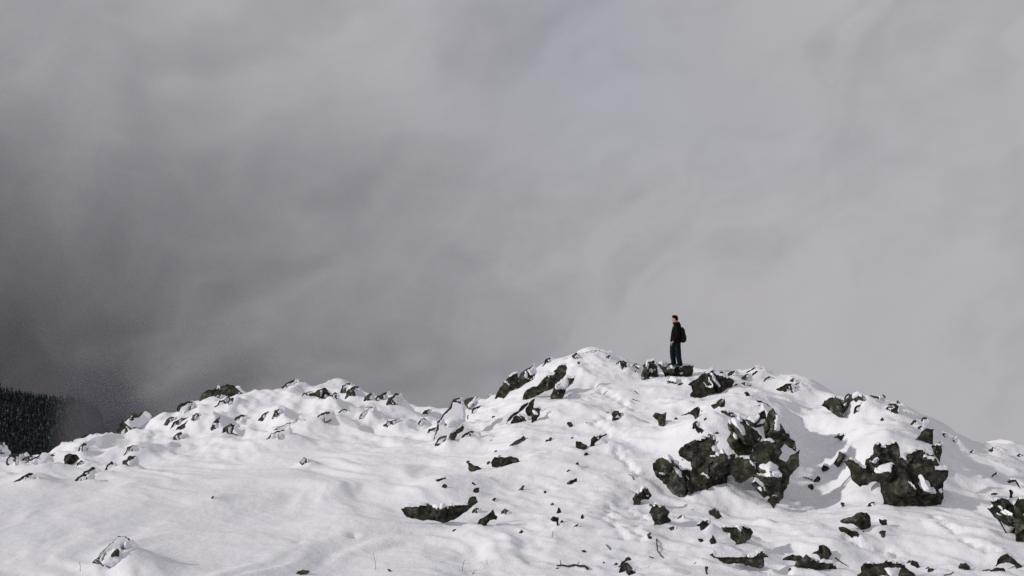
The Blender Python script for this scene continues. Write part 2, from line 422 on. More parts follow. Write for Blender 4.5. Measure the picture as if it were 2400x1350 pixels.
def rock_mesh(poly_uv, cap='top', D=None, tilt=0.35, T=0.75, slope=1.7, front=1.0, sink=True, capthr=0.0, back=0.0, grow=1.0, drift=None, rim_w=1.0, bank=True):
    SEED[0] += 1
    rng = np.random.default_rng(SEED[0])
    if cap in ('plaster', 'heavy'): T = T * 0.85
    pu = np.array(poly_uv, float)
    pu = pu.mean(0) + (pu - pu.mean(0)) * grow
    ub, vb = pu[np.argmax(pu[:, 1])]; vt = pu[:, 1].min()
    if D is None: D = cast(pu[:, 0].mean() * 0.5 + ub * 0.5, vb - 0.04 * (vb - vt))
    D = D + back
    Di = D + tilt * (vb - pu[:, 1]) / F * D
    X = (pu[:, 0] - CX) / F * Di; Zw = CZ - (pu[:, 1] - CY) / F * Di
    H = Zw.max() - Zw.min(); zb = Zw.min()
    base = np.array([X.mean(), D, zb])
    poly = np.column_stack([X - base[0], Zw - zb])
    if sink:                                        # the foot goes on down into the snow
        m = poly[:, 1] < 0.22 * H
        poly[m, 1] -= 0.08 * H + 0.04
    span = max(poly.max(0) - poly.min(0))
    if sink:
        wd = poly[:, 0].max() - poly[:, 0].min()
        if bank and H < 0.75: bump(CX + (base[0] + 0.55 * wd) / D * F, 0, max(0.40 * wd, 0.13), min(0.20 * H, 0.18), 1.5, 0.8, 1.8, D=D + 0.05)
        if bank and H < 0.75: bump(CX + base[0] / (D + 0.3) * F, 0, max(0.45 * wd, 0.15), min(0.15 * H, 0.12), 1.0, 0.8, 1.8, D=D + 0.25 + 0.3 * H)
        for _ in range((2 if wd < 0.5 else 4) if bank else 0):
            xx, yy = base[0] + rng.uniform(-0.5, 0.6) * wd, D - rng.uniform(0.0, 0.12) - 0.1 * wd
            bump(CX + xx / yy * F, 0, max(0.22 * wd, 0.10) * rng.uniform(0.7, 1.4), rng.uniform(-0.3, 1.0) * min(0.10 * H + 0.01, 0.05), 1.2, 0.8, 2.0, D=yy)
    if cap in ('plaster', 'heavy') or drift:        # snow drifted up against it and trailing off to its lee side
        wd = poly[:, 0].max() - poly[:, 0].min(); hh = min(H, 1.2) * (drift or 0.11)
        for (ox, oy, rr, k, ex) in ((0.25, -0.20, 0.45, 0.7, 1.0), (0.70, -0.05, 0.50, 0.8, 1.6), (0.2, 0.45, 0.5, 0.7, 1.2)):
            xx, yy = base[0] + ox * wd, D + oy * max(wd * 0.6, 0.3)
            bump(CX + xx / yy * F, 0, max(rr * wd, 0.2), hh * k, ex, 0.9, 1.7, D=yy)
    poly = rough_outline(poly, rng, 0.075, 3 if span > 0.7 else 2)
    lo, hi = poly.min(0), poly.max(0)
    cell = max(span / 46, 0.022)
    if min(hi - lo) < 6 * cell: cell = max(min(hi - lo) / 6, 0.008)
    gx = np.arange(lo[0] - cell, hi[0] + 2 * cell, cell); gz = np.arange(lo[1] - cell, hi[1] + 2 * cell, cell)
    nx, nz = len(gx), len(gz)
    q = np.stack(np.meshgrid(gx, gz), axis=2).reshape(-1, 2)
    q = q + rng.uniform(-0.22, 0.22, q.shape) * cell
    d, nearp, ins = seg_dist(q, poly)
    fc = grid_faces(nx, nz)
    cc = q[fc].mean(axis=1); _, _, cin = seg_dist(cc, poly)
    fc = fc[cin]
    if len(fc) < 4: return None
    used, inv = np.unique(fc, return_inverse=True); fc = inv.reshape(-1, 4)
    q, d, nearp, ins = q[used], d[used], nearp[used], ins[used]
    e = np.sort(np.concatenate([fc[:, [0, 1]], fc[:, [1, 2]], fc[:, [2, 3]], fc[:, [3, 0]]]), axis=1)
    ue, cnt = np.unique(e, axis=0, return_counts=True)
    rim = np.zeros(len(q), bool); rim[np.unique(ue[cnt == 1])] = True
    q[rim] = nearp[rim]; d[rim] = 0; d[~ins] = 0
    Rin = max(d.max(), 1e-3); c0 = q[d > 0.3 * Rin].mean(0) if (d > 0.3 * Rin).any() else q.mean(0)
    Tm = T * min(max(Rin * 1.3, 0.10 * span), 1.6)
    def sheet(mult):
        h = d * slope
        for k in range(7):                          # broken planes
            g = rng.normal(0, 0.9, 2)
            h = np.minimum(h, Tm * mult * (rng.uniform(0.75, 1.15)) + (q - c0) @ g * 0.8)
        w = np.clip(d / (0.35 * Rin), 0, 1)
        s = 2.2 / max(span, 0.25)
        nc = int(np.clip(span / 0.22, 2 if span > 0.3 else 1, 16))
        if nc > 1:                                  # jointed blocks standing proud or set back, open cracks between them
            sd_ = q[rng.integers(0, len(q), nc)] + rng.normal(0, 0.02, (nc, 2))
            st = np.array([1.0, 0.7])
            dd = np.linalg.norm((q[:, None] - sd_[None]) * st, axis=2) + 0.025 * span * fbm2(q[:, 0] * s * 3, q[:, 1] * s * 3, SEED[0] + 3, 3)[:, None] * np.sign(rng.normal(size=nc))[None]
            o2 = np.argsort(dd, axis=1)[:, :2]; ii = np.arange(len(q))
            f1, f2 = dd[ii, o2[:, 0]], dd[ii, o2[:, 1]]
            lv = rng.uniform(-0.50, 0.30, nc)[o2[:, 0]]; tv = rng.normal(0, 0.95, (nc, 2))[o2[:, 0]]
            h = h + np.clip(d / (0.25 * Rin), 0, 1) * (lv * Tm + ((q - sd_[o2[:, 0]]) * tv).sum(1) * 0.7 - 0.50 * Tm * np.exp(-(f2 - f1) / (0.030 * span + 0.012)))
        n = fbm3(q[:, 0] * s * 2 + SEED[0], q[:, 1] * s * 2, h * s * 2, SEED[0], 2, 0.5)
        rid = np.abs(fbm3(q[:, 0] * s * 1.1 + 9, q[:, 1] * s * 1.1 + SEED[0], h * s, SEED[0] + 5, 3, 0.5))
        h = h + w * (n * 0.04 + (0.3 - rid) * 0.06) * Tm
        return np.maximum(h, 0.02 * w * Tm)
    hf, hb = sheet(front), sheet(0.9)
    y0 = tilt * q[:, 1]
    keep = ~rim
    nq = len(q)
    ib = np.arange(nq); ib[keep] = nq + np.arange(keep.sum())
    Vf = np.column_stack([q[:, 0], y0 - hf, q[:, 1]])
    Vb = np.column_stack([q[keep, 0], (y0 + hb)[keep], q[keep, 1]])
    Vt = np.vstack([Vf, Vb])
    Fa = np.vstack([fc, ib[fc][:, ::-1]])
    me = raw_mesh('rock', Vt, Fa, True)
    me.set_sharp_from_angle(angle=R(26))
    cm = None
    cp = CAPS[cap]
    if cp:
        sd = np.array(cp[0]); sd /= np.linalg.norm(sd)
        n = smooth_normals(Vt, Fa)
        wp = Vt + base
        nz_ = fbm3(wp[:, 0] * 2.6, wp[:, 1] * 2.6, wp[:, 2] * 2.6, 77, 4, 0.6)
        if cap == 'patch': nz_ = fbm3(wp[:, 0] * 1.6, wp[:, 1] * 1.6, wp[:, 2] * 1.6, 77, 4, 0.5)
        if cap == 'top': nz_ = fbm3(wp[:, 0] * 1.1, wp[:, 1] * 1.1, wp[:, 2] * 1.1, 77, 2, 0.4) * 0.6
        s = n @ sd + (0.48 if cap == 'patch' else 0.34) * nz_ - cp[1] - capthr
        if cap in ('plaster', 'heavy'):             # the wind keeps the upper left rim bare
            dq = np.concatenate([d, d[keep]]); qq = np.concatenate([q, q[keep]]) - c0
            qq = qq / np.maximum(np.linalg.norm(qq, axis=1, keepdims=True), 1e-9)
            wr = rim_w * (0.32 if cap == 'plaster' else 0.16) * Rin * (1 + 0.8 * nz_) + 0.015 * rim_w
            s = s - 1.2 * (qq @ np.array([-0.75, 0.66]) > 0.15) * (dq < wr)
        th = min(cp[2], 0.22 * span + 0.01)
        off = np.where(s > 0, th * (1 - np.exp(-s * 4.0)), np.maximum(s * 0.25, -0.04))
        Vs = Vt + n * off[:, None]; Vs[:, 2] += np.maximum(off, 0) * 0.35
        ok = (off[Fa] > 0).any(axis=1)
        if ok.sum() > 3:
            cm = []
            Fs = Fa[ok]; us, iv = np.unique(Fs, return_inverse=True); Fs = iv.reshape(-1, 4); Vs = Vs[us]
            lab = np.arange(len(Vs))                # separate lumps of snow
            while True:
                m = lab[Fs].min(axis=1); old = lab.copy()
                for k in range(4): np.minimum.at(lab, Fs[:, k], m)
                lab = lab[lab]
                if (lab == old).all(): break
            fl = lab[Fs[:, 0]]
            for g in np.unique(fl):
                Fg = Fs[fl == g]
                if len(Fg) < 10: continue
                us, iv = np.unique(Fg, return_inverse=True)
                cm.append(raw_mesh('snow_cap', Vs[us], iv.reshape(-1, 4), True)); cm[-1].set_sharp_from_angle(angle=R(38))
    return me, cm, base

def px(reg, pts_):
    ox, oy, s = REG[reg]
    return [(ox + x / s, oy + y / s) for x, y in pts_]

def rock(label, reg, poly, name='rock', cap='top', group=None, **kw):
    r = rock_mesh(px(reg, poly), cap, **kw)
    if r is None: print('too small', label); return
    me, cm, base = r
    me.name = name
    o = link(name, me, M_ROCK, loc=base)
    tag(o, label, 'rock', group)
    for c in cm or (): link('snow_cap', c, M_SNOW, o)
    return o

def outcrop(label, blocks, name='rock_outcrop'):
    built = []
    for reg, poly, kw in blocks:
        kw = dict(kw); cap = kw.pop('cap', 'patch'); kw.setdefault('bank', False)
        r = rock_mesh(px(reg, poly), cap, **kw)
        if r: built.append(r)
    b0 = np.mean([b[2] for b in built], axis=0); b0[2] = min(b[2][2] for b in built)
    e = link(name, None, loc=b0); tag(e, label, 'rock')
    for me, cm, base in built:
        me.name = 'rock_block'
        o = link('rock_block', me, M_ROCK, e, loc=base - b0)
        for c in cm or (): link('snow_cap', c, M_SNOW, o)
    return e

# --- the two big crags below the summit
outcrop('large dark broken crag below the hiker with snow in its clefts', [
    ('E', [(260,520),(300,480),(390,445),(450,455),(520,520),(560,570),(640,580),(690,640),(730,720),(690,780),(580,830),(500,820),(400,740),(340,690),(280,610)], dict(grow=1.11, back=-0.18, D=31.6, cap='patch', capthr=0.12, T=0.8, tilt=0.3)),
    ('E', [(565,430),(580,350),(680,290),(800,235),(880,195),(930,210),(945,260),(910,330),(960,400),(1010,380),(1060,430),(1145,405),(1130,520),(1150,600),(1060,640),(1020,750),(1010,850),(970,895),(900,860),(780,840),(710,760),(680,600),(690,490),(600,450)], dict(grow=1.11, back=-0.18, D=31.4, T=0.75, tilt=0.35, cap='patch', capthr=0.12)),
    ('E', [(1095,80),(1180,30),(1210,0),(1280,40),(1290,80),(1400,150),(1450,210),(1420,280),(1350,330),(1330,390),(1230,420),(1180,380),(1130,330),(1085,250),(1130,170)], dict(grow=1.11, back=-0.18, D=32.3, T=0.9, tilt=0.3, sink=False, capthr=0.14)),
    ('D', [(1430,880),(1500,840),(1580,800),(1640,780),(1650,850),(1640,930),(1540,965),(1480,940)], dict(grow=1.11, back=-0.18, D=33.3, T=0.9, tilt=0.3, sink=False, capthr=0.14)),
    ('D', [(1650,930),(1690,830),(1740,770),(1790,860),(1830,950),(1900,1030),(1970,1110),(1980,1180),(1920,1190),(1860,1140),(1800,1200),(1740,1130),(1660,1080)], dict(grow=1.11, back=-0.18, D=32.2, T=0.9, tilt=0.35, sink=False, capthr=0.14)),
    ('E', [(1380,330),(1460,290),(1540,270),(1620,300),(1680,400),(1640,460),(1720,500),(1780,420),(1860,370),(1850,480),(1800,590),(1750,650),(1750,720),(1690,790),(1640,860),(1560,800),(1500,760),(1400,720),(1380,640),(1270,710),(1200,700),(1150,600),(1150,500),(1240,440),(1350,440)], dict(grow=1.11, back=-0.18, D=31.0, T=0.75, tilt=0.35, capthr=0.16)),
    ('E', [(1090,100),(1200,20),(1330,-90),(1480,-150),(1560,-60),(1650,60),(1800,190),(1850,330),(1840,520),(1740,640),(1560,700),(1330,640),(1180,520),(1090,300)], dict(D=33.1, T=0.35, tilt=0.5, capthr=-0.10)),
    ('E', [(560,500),(620,360),(760,280),(900,230),(960,380),(1060,440),(1140,520),(1100,640),(1000,740),(860,800),(720,760),(600,620)], dict(D=32.3, T=0.4, tilt=0.5, capthr=-0.08)),
    ('E', [(1350,740),(1390,700),(1480,770),(1530,830),(1480,860),(1420,820)], dict(grow=1.11, back=-0.18, D=30.6)),
    ('E', [(1520,930),(1570,880),(1640,880),(1635,960),(1605,1020),(1570,980)], dict(cap='thin')),
])
outcrop('massive rounded crag at right, snow hood on top and bare dark front', [
    ('F', [(485,930),(540,895),(640,940),(690,985),(700,910),(770,860),(780,760),(820,735),(860,790),(930,750),(970,722),(1005,760),(1025,860),(1000,950),(900,990),(800,1060),(690,1110),(640,1125),(590,1085),(540,1000)], dict(grow=1.13, back=-0.2, D=30.6, tilt=0.35, T=0.8, cap='thin')),
    ('F', [(700,1010),(800,900),(900,820),(1040,860),(1180,820),(1300,780),(1420,850),(1480,960),(1500,1080),(1430,1180),(1250,1200),(1050,1160),(860,1120)], dict(D=30.7, T=0.4, tilt=0.5, capthr=-0.02)),
    ('F', [(1125,880),(1180,850),(1240,810),(1230,900),(1170,960),(1130,960)], dict(grow=1.13, back=-0.2, D=30.3, cap='thin')),
    ('G', [(770,280),(880,180),(960,150),(1080,150),(1160,150),(1250,80),(1310,60),(1400,100),(1410,190),(1510,170),(1520,280),(1480,400),(1440,520),(1370,635),(1250,600),(1120,540),(1000,550),(940,530),(890,430),(880,330),(810,310)], dict(grow=1.13, back=-0.2, D=29.3, T=0.75, tilt=0.35, cap='patch', capthr=0.10)),
    ('F', [(1240,690),(1310,600),(1340,575),(1390,590),(1430,580),(1410,650),(1410,740),(1330,710)], dict(grow=1.13, back=-0.2, D=32.5, cap='thin', sink=False)),
    ('F', [(1400,770),(1500,760),(1510,830),(1490,940),(1440,870)], dict(grow=1.13, back=-0.2, D=31.0, cap='patch', capthr=0.10, sink=False)),
])
outcrop('dark rock jumble cut by the right edge of the picture', [
    ('G', [(2000,610),(2050,560),(2030,530),(2110,500),(2180,490),(2230,500),(2260,540),(2300,640),(2330,800),(2270,900),(2200,830),(2140,770),(2070,700)], dict(cap='patch')),
    ('G', [(2290,560),(2340,480),(2400,490),(2500,560),(2600,800),(2500,1000),(2395,970),(2300,900),(2290,700)], dict(cap='patch')),
    ('G', [(2230,410),(2260,400),(2285,440),(2270,500),(2240,490)], dict(cap='thin')),
])
# --- the rocks on the left shoulder of the summit
outcrop('twin dark slabs on the skyline at the left shoulder of the summit', [
    ('C', [(775,605),(830,520),(900,435),(965,380),(1015,365),(1030,470),(1000,565),(900,605),(825,590)], dict(grow=1.1, cap='thin', tilt=0.4, D=42.6)),
    ('C', [(1050,400),(1090,345),(1195,272),(1215,350),(1205,480),(1130,555),(1010,565),(1040,470)], dict(grow=1.1, cap='right', capthr=0.45, tilt=0.4, D=42.4)),
])
outcrop('slab leaning left over a snow-filled hollow, under the summit snow', [
    ('C', [(1100,640),(1110,590),(1180,520),(1300,440),(1440,370),(1420,350),(1480,285),(1545,280),(1560,310),(1550,370),(1510,460),(1440,500),(1340,550),(1240,600),(1180,650)], dict(grow=1.1, cap='thin', D=40.3, T=0.9, slope=2.6, sink=False)),
    ('C', [(1440,500),(1540,450),(1570,410),(1650,410),(1630,480),(1560,540),(1520,610),(1430,640),(1400,590)], dict(grow=1.1, cap='patch', D=40.0)),
])
outcrop('heart-shaped cluster of broken stones below the leaning slab', [
    ('C', [(1115,760),(1150,700),(1215,650),(1205,760),(1185,870),(1140,840)], dict(grow=1.1, cap='none')),
    ('C', [(1190,800),(1210,755),(1255,740),(1285,765),(1265,840),(1225,900),(1180,880)], dict(grow=1.1, cap='patch')),
    ('C', [(955,905),(985,850),(1050,830),(1180,860),(1160,880),(1040,912)], dict(grow=1.1, cap='patch')),
    ('C', [(890,915),(990,800),(1080,720),(1150,680),(1130,720),(1040,800)], dict(grow=1.1, cap='none', slope=3.0)),
])
rock('dark upright rock face at the foot of the snowy left shoulder', 'C', [(185,1175),(225,1090),(270,1030),(330,1000),(400,940),(425,965),(410,1010),(340,1050),(330,1080),(300,1130),(295,1195),(230,1180)], cap='thin')
rock('big snow-plastered boulder with one thin dark left edge, below the saddle', 'C', [(60,1150),(120,900),(260,740),(330,660),(410,690),(430,900),(330,1000),(230,1070),(180,1150)], name='boulder', cap='heavy', tilt=0.9, T=0.5)
rock('small rime-covered rock like a tooth on the skyline, right of the saddle', 'C', [(650,700),(680,650),(690,605),(715,620),(740,680),(705,700)], cap='right')
rock('snowy stone with dark left rim above the upright rock face', 'C', [(505,805),(520,750),(570,730),(600,720),(640,760),(650,800),(560,810)], cap='plaster')
rock('small snowy stone just left of the dark-rimmed one under the saddle skyline', 'C', [(435,890),(460,830),(500,810),(520,850),(500,890)], cap='plaster')
rock('low snow-capped block on the skyline where the summit hill begins', 'C', [(275,690),(330,640),(380,635),(430,680),(360,710)], cap='plaster')
rock('tiny dark stone alone on the snow left of the heart-shaped cluster', 'C', [(735,840),(770,835),(775,860),(740,868)], cap='none', name='stone')
rock('rimed rock on the skyline above the leaning slab', 'C', [(1295,262),(1330,210),(1400,183),(1440,205),(1430,245),(1340,270)], cap='plaster')
rock('long low rock edge along the skyline left of the snow summit', 'C', [(1610,192),(1670,158),(1740,138),(1840,108),(1920,92),(1960,110),(1860,150),(1680,200)], cap='plaster', T=0.5)
rock('dark fleck of rock under the snow summit', 'C', [(1690,230),(1720,225),(1745,268),(1700,258)], cap='none', name='stone')
rock('thin upright stone on the skyline right of the snow summit', 'C', [(2165,222),(2220,213),(2245,240),(2262,270),(2265,310),(2245,355),(2205,350),(2190,290)], cap='plaster', capthr=0.3)
rock('small round stone between the upright stone and the pointed rime rock', 'C', [(2305,300),(2340,248),(2380,250),(2398,300),(2350,315)], cap='plaster', capthr=0.3)
rock('tiny olive stone in the snow below the leaning slab', 'C', [(1575,930),(1590,905),(1620,905),(1640,930),(1665,975),(1620,962)], cap='none', name='stone')
rock('olive stone with a pointed tail in the middle of the snow slope', 'C', [(2080,815),(2110,780),(2165,780),(2172,820),(2250,885),(2160,880),(2120,862)], cap='none', name='stone')
rock('narrow slanted slab edge in the middle slope below the heart-shaped cluster', 'C', [(955,1190),(965,1150),(1040,1100),(1090,1060),(1118,1085),(1105,1110),(1070,1105),(1010,1160)], cap='none')
rock('squat dark stone beside a curved slab in mid slope', 'C', [(1675,1130),(1690,1120),(1750,1145),(1800,1165),(1825,1230),(1760,1230),(1710,1220)], cap='none', name='stone')
rock('curved dark slab hooked to the right in mid slope', 'C', [(1840,1190),(1845,1110),(1880,1065),(1950,1045),(2035,1025),(2025,1055),(1970,1080),(1940,1115),(1895,1140),(1885,1200),(1860,1210)], cap='thin')

# --- the summit rocks by the hiker
bump(1585, 0, 0.75, 0.16, 1.3, 0.8, 2.0, D=40.5)
perch = rock('flat-topped olive rock the hiker stands on', 'D', [(430,250),(490,236),(520,240),(560,262),(620,268),(700,268),(740,262),(800,264),(845,270),(842,340),(830,380),(700,392),(560,392),(520,370),(490,330),(460,290)], cap='thin', D=41.3, slope=4.2, T=1.5, tilt=0.12, capthr=-0.22, bank=False)
rock('pointed rock streaked with rime, left of the hiker', 'D', [(265,275),(330,220),(390,203),(430,240),(442,280),(440,340),(450,400),(500,455),(470,475),(400,430),(340,430),(262,445),(252,380),(280,310)], cap='patch', D=41.2, capthr=-0.50, bank=False)
rock('little rimed stone at the foot of the pointed rock', 'D', [(540,445),(590,408),(640,420),(658,468),(600,475),(555,468)], cap='patch', capthr=-0.25, name='stone')
rock('small dark wedge of stone left of the big tilted block', 'D', [(650,505),(690,470),(730,460),(710,485)], cap='none', name='stone')
rock('big tilted dark block with a snow patch, right of the hiker', 'D', [(770,490),(830,450),(900,400),(1000,340),(1075,303),(1088,355),(1100,365),(1200,390),(1280,425),(1305,450),(1280,510),(1200,570),(1100,610),(970,640),(900,610),(810,590),(800,570),(830,560),(810,500)], cap='patch', name='boulder', T=0.65, slope=1.5, capthr=0.05, tilt=0.3, bank=False)
rock('low rime-edged rock on the skyline behind the big tilted block', 'D', [(1180,380),(1240,350),(1290,328),(1345,345),(1340,390),(1240,400)], cap='plaster', capthr=0.2)
rock('pointed rimed rock on the skyline, highest one right of the hiker', 'D', [(1350,400),(1460,330),(1540,283),(1600,293),(1645,320),(1675,400),(1620,418),(1500,410)], cap='right', capthr=0.25, D=40.6)
rock('snowy rock with a dark arched left front on the right-hand skyline', 'D', [(1755,548),(1850,500),(1890,475),(1950,475),(1998,510),(1992,570),(1940,622),(1880,580),(1800,560)], cap='plaster', capthr=0.42)
rock('snowy ribbed crest rock above the arched one', 'D', [(1790,490),(1880,450),(1960,415),(2040,400),(2110,420),(2150,470),(2180,530),(2050,540),(1900,500)], cap='plaster', D=40.2, T=0.5)
rock('half-buried snowy stone between the tilted block and the crest', 'D', [(1345,490),(1400,463),(1480,468),(1505,498),(1430,512),(1380,512)], cap='plaster', capthr=0.1, name='stone')
rock('small curved dark stone above the big crag', 'D', [(1405,575),(1440,563),(1475,592),(1478,640),(1440,622)], cap='none', name='stone')
rock('dark triangular stone just under the big tilted block', 'D', [(1035,720),(1100,680),(1150,645),(1190,638),(1200,680),(1185,760),(1130,732),(1070,738)], cap='thin', name='stone')
rock('dark wing-shaped rock in the upper slope left of the crag', 'D', [(690,840),(770,795),(850,750),(890,733),(917,755),(905,830),(885,900),(850,925),(845,840),(790,818)], cap='thin')
rock('broken chain of dark stone below the wing-shaped rock', 'D', [(828,935),(870,925),(895,965),(960,1000),(972,1050),(930,1025),(870,1002)], cap='none', name='stone')
rock('short dark sliver right of the wing-shaped rock', 'D', [(910,822),(930,773),(952,780),(932,822)], cap='none', name='stone')
rock('upright dark sliver below and right of the wing-shaped rock', 'D', [(952,942),(960,870),(988,858),(988,892),(968,942)], cap='none', name='stone')
rock('flat dark strip of rock in the snow above the crag', 'D', [(1140,782),(1200,776),(1280,798),(1302,832),(1240,824),(1160,810)], cap='thin')
rock('lone olive stone shaped like a tooth, in the open slope under the hiker', 'D', [(380,840),(410,800),(535,793),(532,870),(502,952),(445,948),(440,890)], cap='none', name='stone')
rock('small dark ledge on the snow above the crag\'s left block', 'D', [(1025,1045),(1060,1025),(1110,1013),(1137,1040),(1090,1053)], cap='none', name='stone')
rock('low dark snow-edged slab on top of the big crag', 'D', [(1540,650),(1600,668),(1690,715),(1750,760),(1720,770),(1640,720),(1570,690)], cap='plaster', capthr=0.3)
rock('dark pebble-like rock poking from the crag\'s snow hood', 'D', [(1550,745),(1575,712),(1600,730),(1635,740),(1610,780),(1570,765)], cap='none', name='stone')

# --- right-hand skyline
rock('rounded dark boulder on the right-hand skyline', 'F', [(205,325),(240,270),(320,235),(380,240),(440,262),(530,258),(575,265),(602,320),(590,380),(550,420),(480,440),(400,425),(310,390),(260,350)], name='boulder', cap='thin', T=0.9)
rock('small olive stone behind the rounded boulder on the right skyline', 'F', [(535,248),(600,213),(655,203),(668,230),(645,285),(590,280)], cap='thin', name='stone')
rock('row of little rimed stones on the skyline right of the rounded boulder', 'F', [(695,240),(740,213),(800,225),(850,230),(880,203),(910,230),(885,285),(830,300),(760,280)], cap='plaster', capthr=0.35)
rock('thin dark rib on the falling skyline above the right crag', 'F', [(1020,275),(1035,270),(1070,312),(1105,352),(1075,350),(1040,320)], cap='plaster', capthr=0.3, name='stone')
rock('small arched stone in the snow above the right crag', 'F', [(900,352),(960,333),(1005,350),(1035,412),(980,405),(930,385)], cap='plaster', capthr=0.2, name='stone')
rock('tiny dark stone on the snow hood of the right crag', 'F', [(840,480),(865,448),(887,478),(870,502)], cap='none', name='stone')
rock('small dark triangular notch of stone left of the right crag\'s hood', 'F', [(320,677),(400,640),(445,628),(457,640),(452,717),(405,695)], cap='thin', name='stone')
rock('dark hooked rock lying against the left foot of the right crag', 'G', [(200,150),(240,130),(330,150),(350,100),(380,50),(400,-10),(450,5),(477,60),(450,100),(405,112),(380,155),(270,187),(220,182)], cap='thin')
rock('small round stone with a twig, in the shaded gully between the crags', 'G', [(118,312),(160,258),(190,262),(203,310),(180,347),(140,332)], cap='none', name='stone')
rock('flat little stone below the round one in the shaded gully', 'G', [(48,382),(110,343),(152,380),(120,407),(60,402)], cap='none', name='stone')
rock('dark shark-fin rock on the lower right snow', 'G', [(410,735),(520,700),(590,655),(700,650),(732,690),(742,760),(737,830),(747,900),(700,880),(620,820),(550,775),(420,760)], cap='none')
rock('oblong flat stone in front of the shark-fin rock', 'G', [(403,805),(440,803),(540,850),(600,858),(632,910),(612,962),(520,912),(418,862)], cap='none', name='stone')
rock('upper of two small dark stones right of the shark-fin rock', 'G', [(828,718),(918,730),(912,812),(870,805)], cap='none', name='stone')
rock('lower of two small dark stones right of the shark-fin rock', 'G', [(818,862),(912,843),(882,948),(852,892)], cap='none', name='stone')
rock('tiny upright stone on the snow lip above the shark-fin rock', 'G', [(412,545),(452,543),(457,602),(430,592)], cap='none', name='stone')
rock('small flat dark stone on the far right slope above the rock jumble', 'G', [(2038,447),(2080,438),(2137,455),(2110,472),(2060,468)], cap='none', name='stone')
rock('bent dark rock high at the right edge above the jumble', 'G', [(2200,317),(2300,283),(2332,330),(2382,400),(2392,432),(2330,424),(2352,385),(2300,315),(2240,338)], cap='thin')
# --- bottom right
rock('broad mottled rock low in the foreground, right of the long slab', 'G', [(0,1150),(40,1103),(130,1150),(200,1180),(330,1190),(372,1250),(332,1327),(200,1312),(0,1262),(-90,1230),(-60,1180)], name='boulder', cap='thin')
rock('humped dark rock rising behind the broad mottled foreground rock', 'G', [(95,1092),(170,1062),(180,1010),(220,998),(280,1030),(322,1110),(372,1182),(330,1196),(220,1180),(180,1120)], cap='none')
rock('flat dark tongue of rock left of the broad mottled foreground rock', 'H', [(2080,1012),(2200,953),(2290,970),(2310,1000),(2230,1030),(2120,1018)], cap='none')
rock('broad speckled boulder cut off by the bottom edge at right', 'G', [(630,1240),(680,1195),(760,1188),(880,1193),(900,1168),(1000,1173),(1100,1200),(1120,1250),(1200,1300),(1230,1345),(1200,1420),(800,1420),(640,1360),(560,1330),(640,1300)], name='boulder', cap='thin', D=24.4)
rock('small tilted dark stone right of the speckled boulder', 'G', [(1165,1217),(1180,1163),(1250,1188),(1302,1268),(1220,1235)], cap='none', name='stone')
rock('thin dark stone sliver at the bottom between boulder and hooked rock', 'G', [(1358,1292),(1368,1253),(1480,1272),(1475,1292),(1400,1285)], cap='none', name='stone')
rock('hooked dark stone near the bottom right corner', 'G', [(1680,1262),(1710,1200),(1770,1193),(1812,1230),(1832,1280),(1760,1307),(1740,1255)], cap='none', name='stone')
rock('long flat dark ledge joining two stones at the bottom right', 'G', [(1838,1282),(2000,1263),(2100,1243),(2180,1248),(2202,1292),(2050,1286),(1900,1297)], cap='none')
rock('arch-shaped dark rock over a lump of snow in the bottom right corner', 'G', [(2070,1250),(2110,1160),(2220,1093),(2290,1150),(2340,1200),(2402,1250),(2392,1312),(2300,1295),(2300,1222),(2200,1190),(2120,1215)], cap='none')
rock('two-lobed rough stone left of the three small foreground stones', 'H', [(390,330),(430,270),(500,213),(572,213),(612,290),(582,342),(500,345),(472,392),(420,432),(395,412),(408,360)], cap='thin', name='stone')
rock('angular grey-faced stone with a bright chip, below the crag\'s left end', 'H', [(578,490),(650,378),(750,398),(817,480),(790,520),(832,580),(740,632),(640,657),(608,640),(640,590),(610,530)], cap='thin', name='stone')
rock('oval olive stone in the snow under the big crag', 'H', [(1250,465),(1320,433),(1372,470),(1407,540),(1382,587),(1310,532)], cap='none', name='stone')
rock('knobbly olive stone left of the mushroom-shaped rock', 'H', [(1100,637),(1180,573),(1240,598),(1287,640),(1277,722),(1210,722),(1160,685),(1150,640)], cap='none', name='stone')
rock('tiny flat stone below the knobbly olive stone', 'H', [(1128,780),(1170,778),(1217,820),(1180,832)], cap='none', name='stone')
rock('tiny pointed stone left of the mushroom-shaped rock\'s foot', 'H', [(1258,802),(1288,770),(1290,738),(1342,810),(1305,857),(1270,825)], cap='none', name='stone')
rock('mushroom-shaped dark rock standing on the long foreground slab', 'H', [(1393,650),(1450,633),(1560,643),(1640,628),(1722,660),(1752,710),(1722,780),(1665,822),(1655,842),(1740,892),(1660,884),(1590,858),(1470,892),(1560,830),(1500,780),(1490,712),(1420,702)], cap='thin', T=0.6)
rock('long foreground slab with a table of snow on top', 'H', [(1260,962),(1300,938),(1360,965),(1480,968),(1600,968),(1740,968),(1800,920),(1860,908),(1900,960),(1937,988),(1872,994),(1882,1080),(1840,1117),(1750,1102),(1640,1062),(1540,1052),(1420,1057),(1360,1012)], cap='top', slope=2.5, back=-0.2, sink=False)
rock('small broken dark stone in the snow left of the thin branch', 'H', [(558,732),(590,703),(612,715),(590,748),(632,770),(632,797),(590,787)], cap='none', name='stone')
rock('little round stone by the slanted sliver at the bottom', 'H', [(178,1077),(210,1043),(232,1060),(210,1097)], cap='none', name='stone')
rock('slanted dark sliver over the bottom-edge rock', 'H', [(203,1122),(270,1040),(360,983),(387,1010),(320,1035),(250,1095)], cap='none')
rock('rough dark rock at the bottom edge under the slanted sliver', 'H', [(240,1167),(310,1048),(370,1078),(422,1130),(422,1205),(380,1180),(320,1140)], cap='thin')
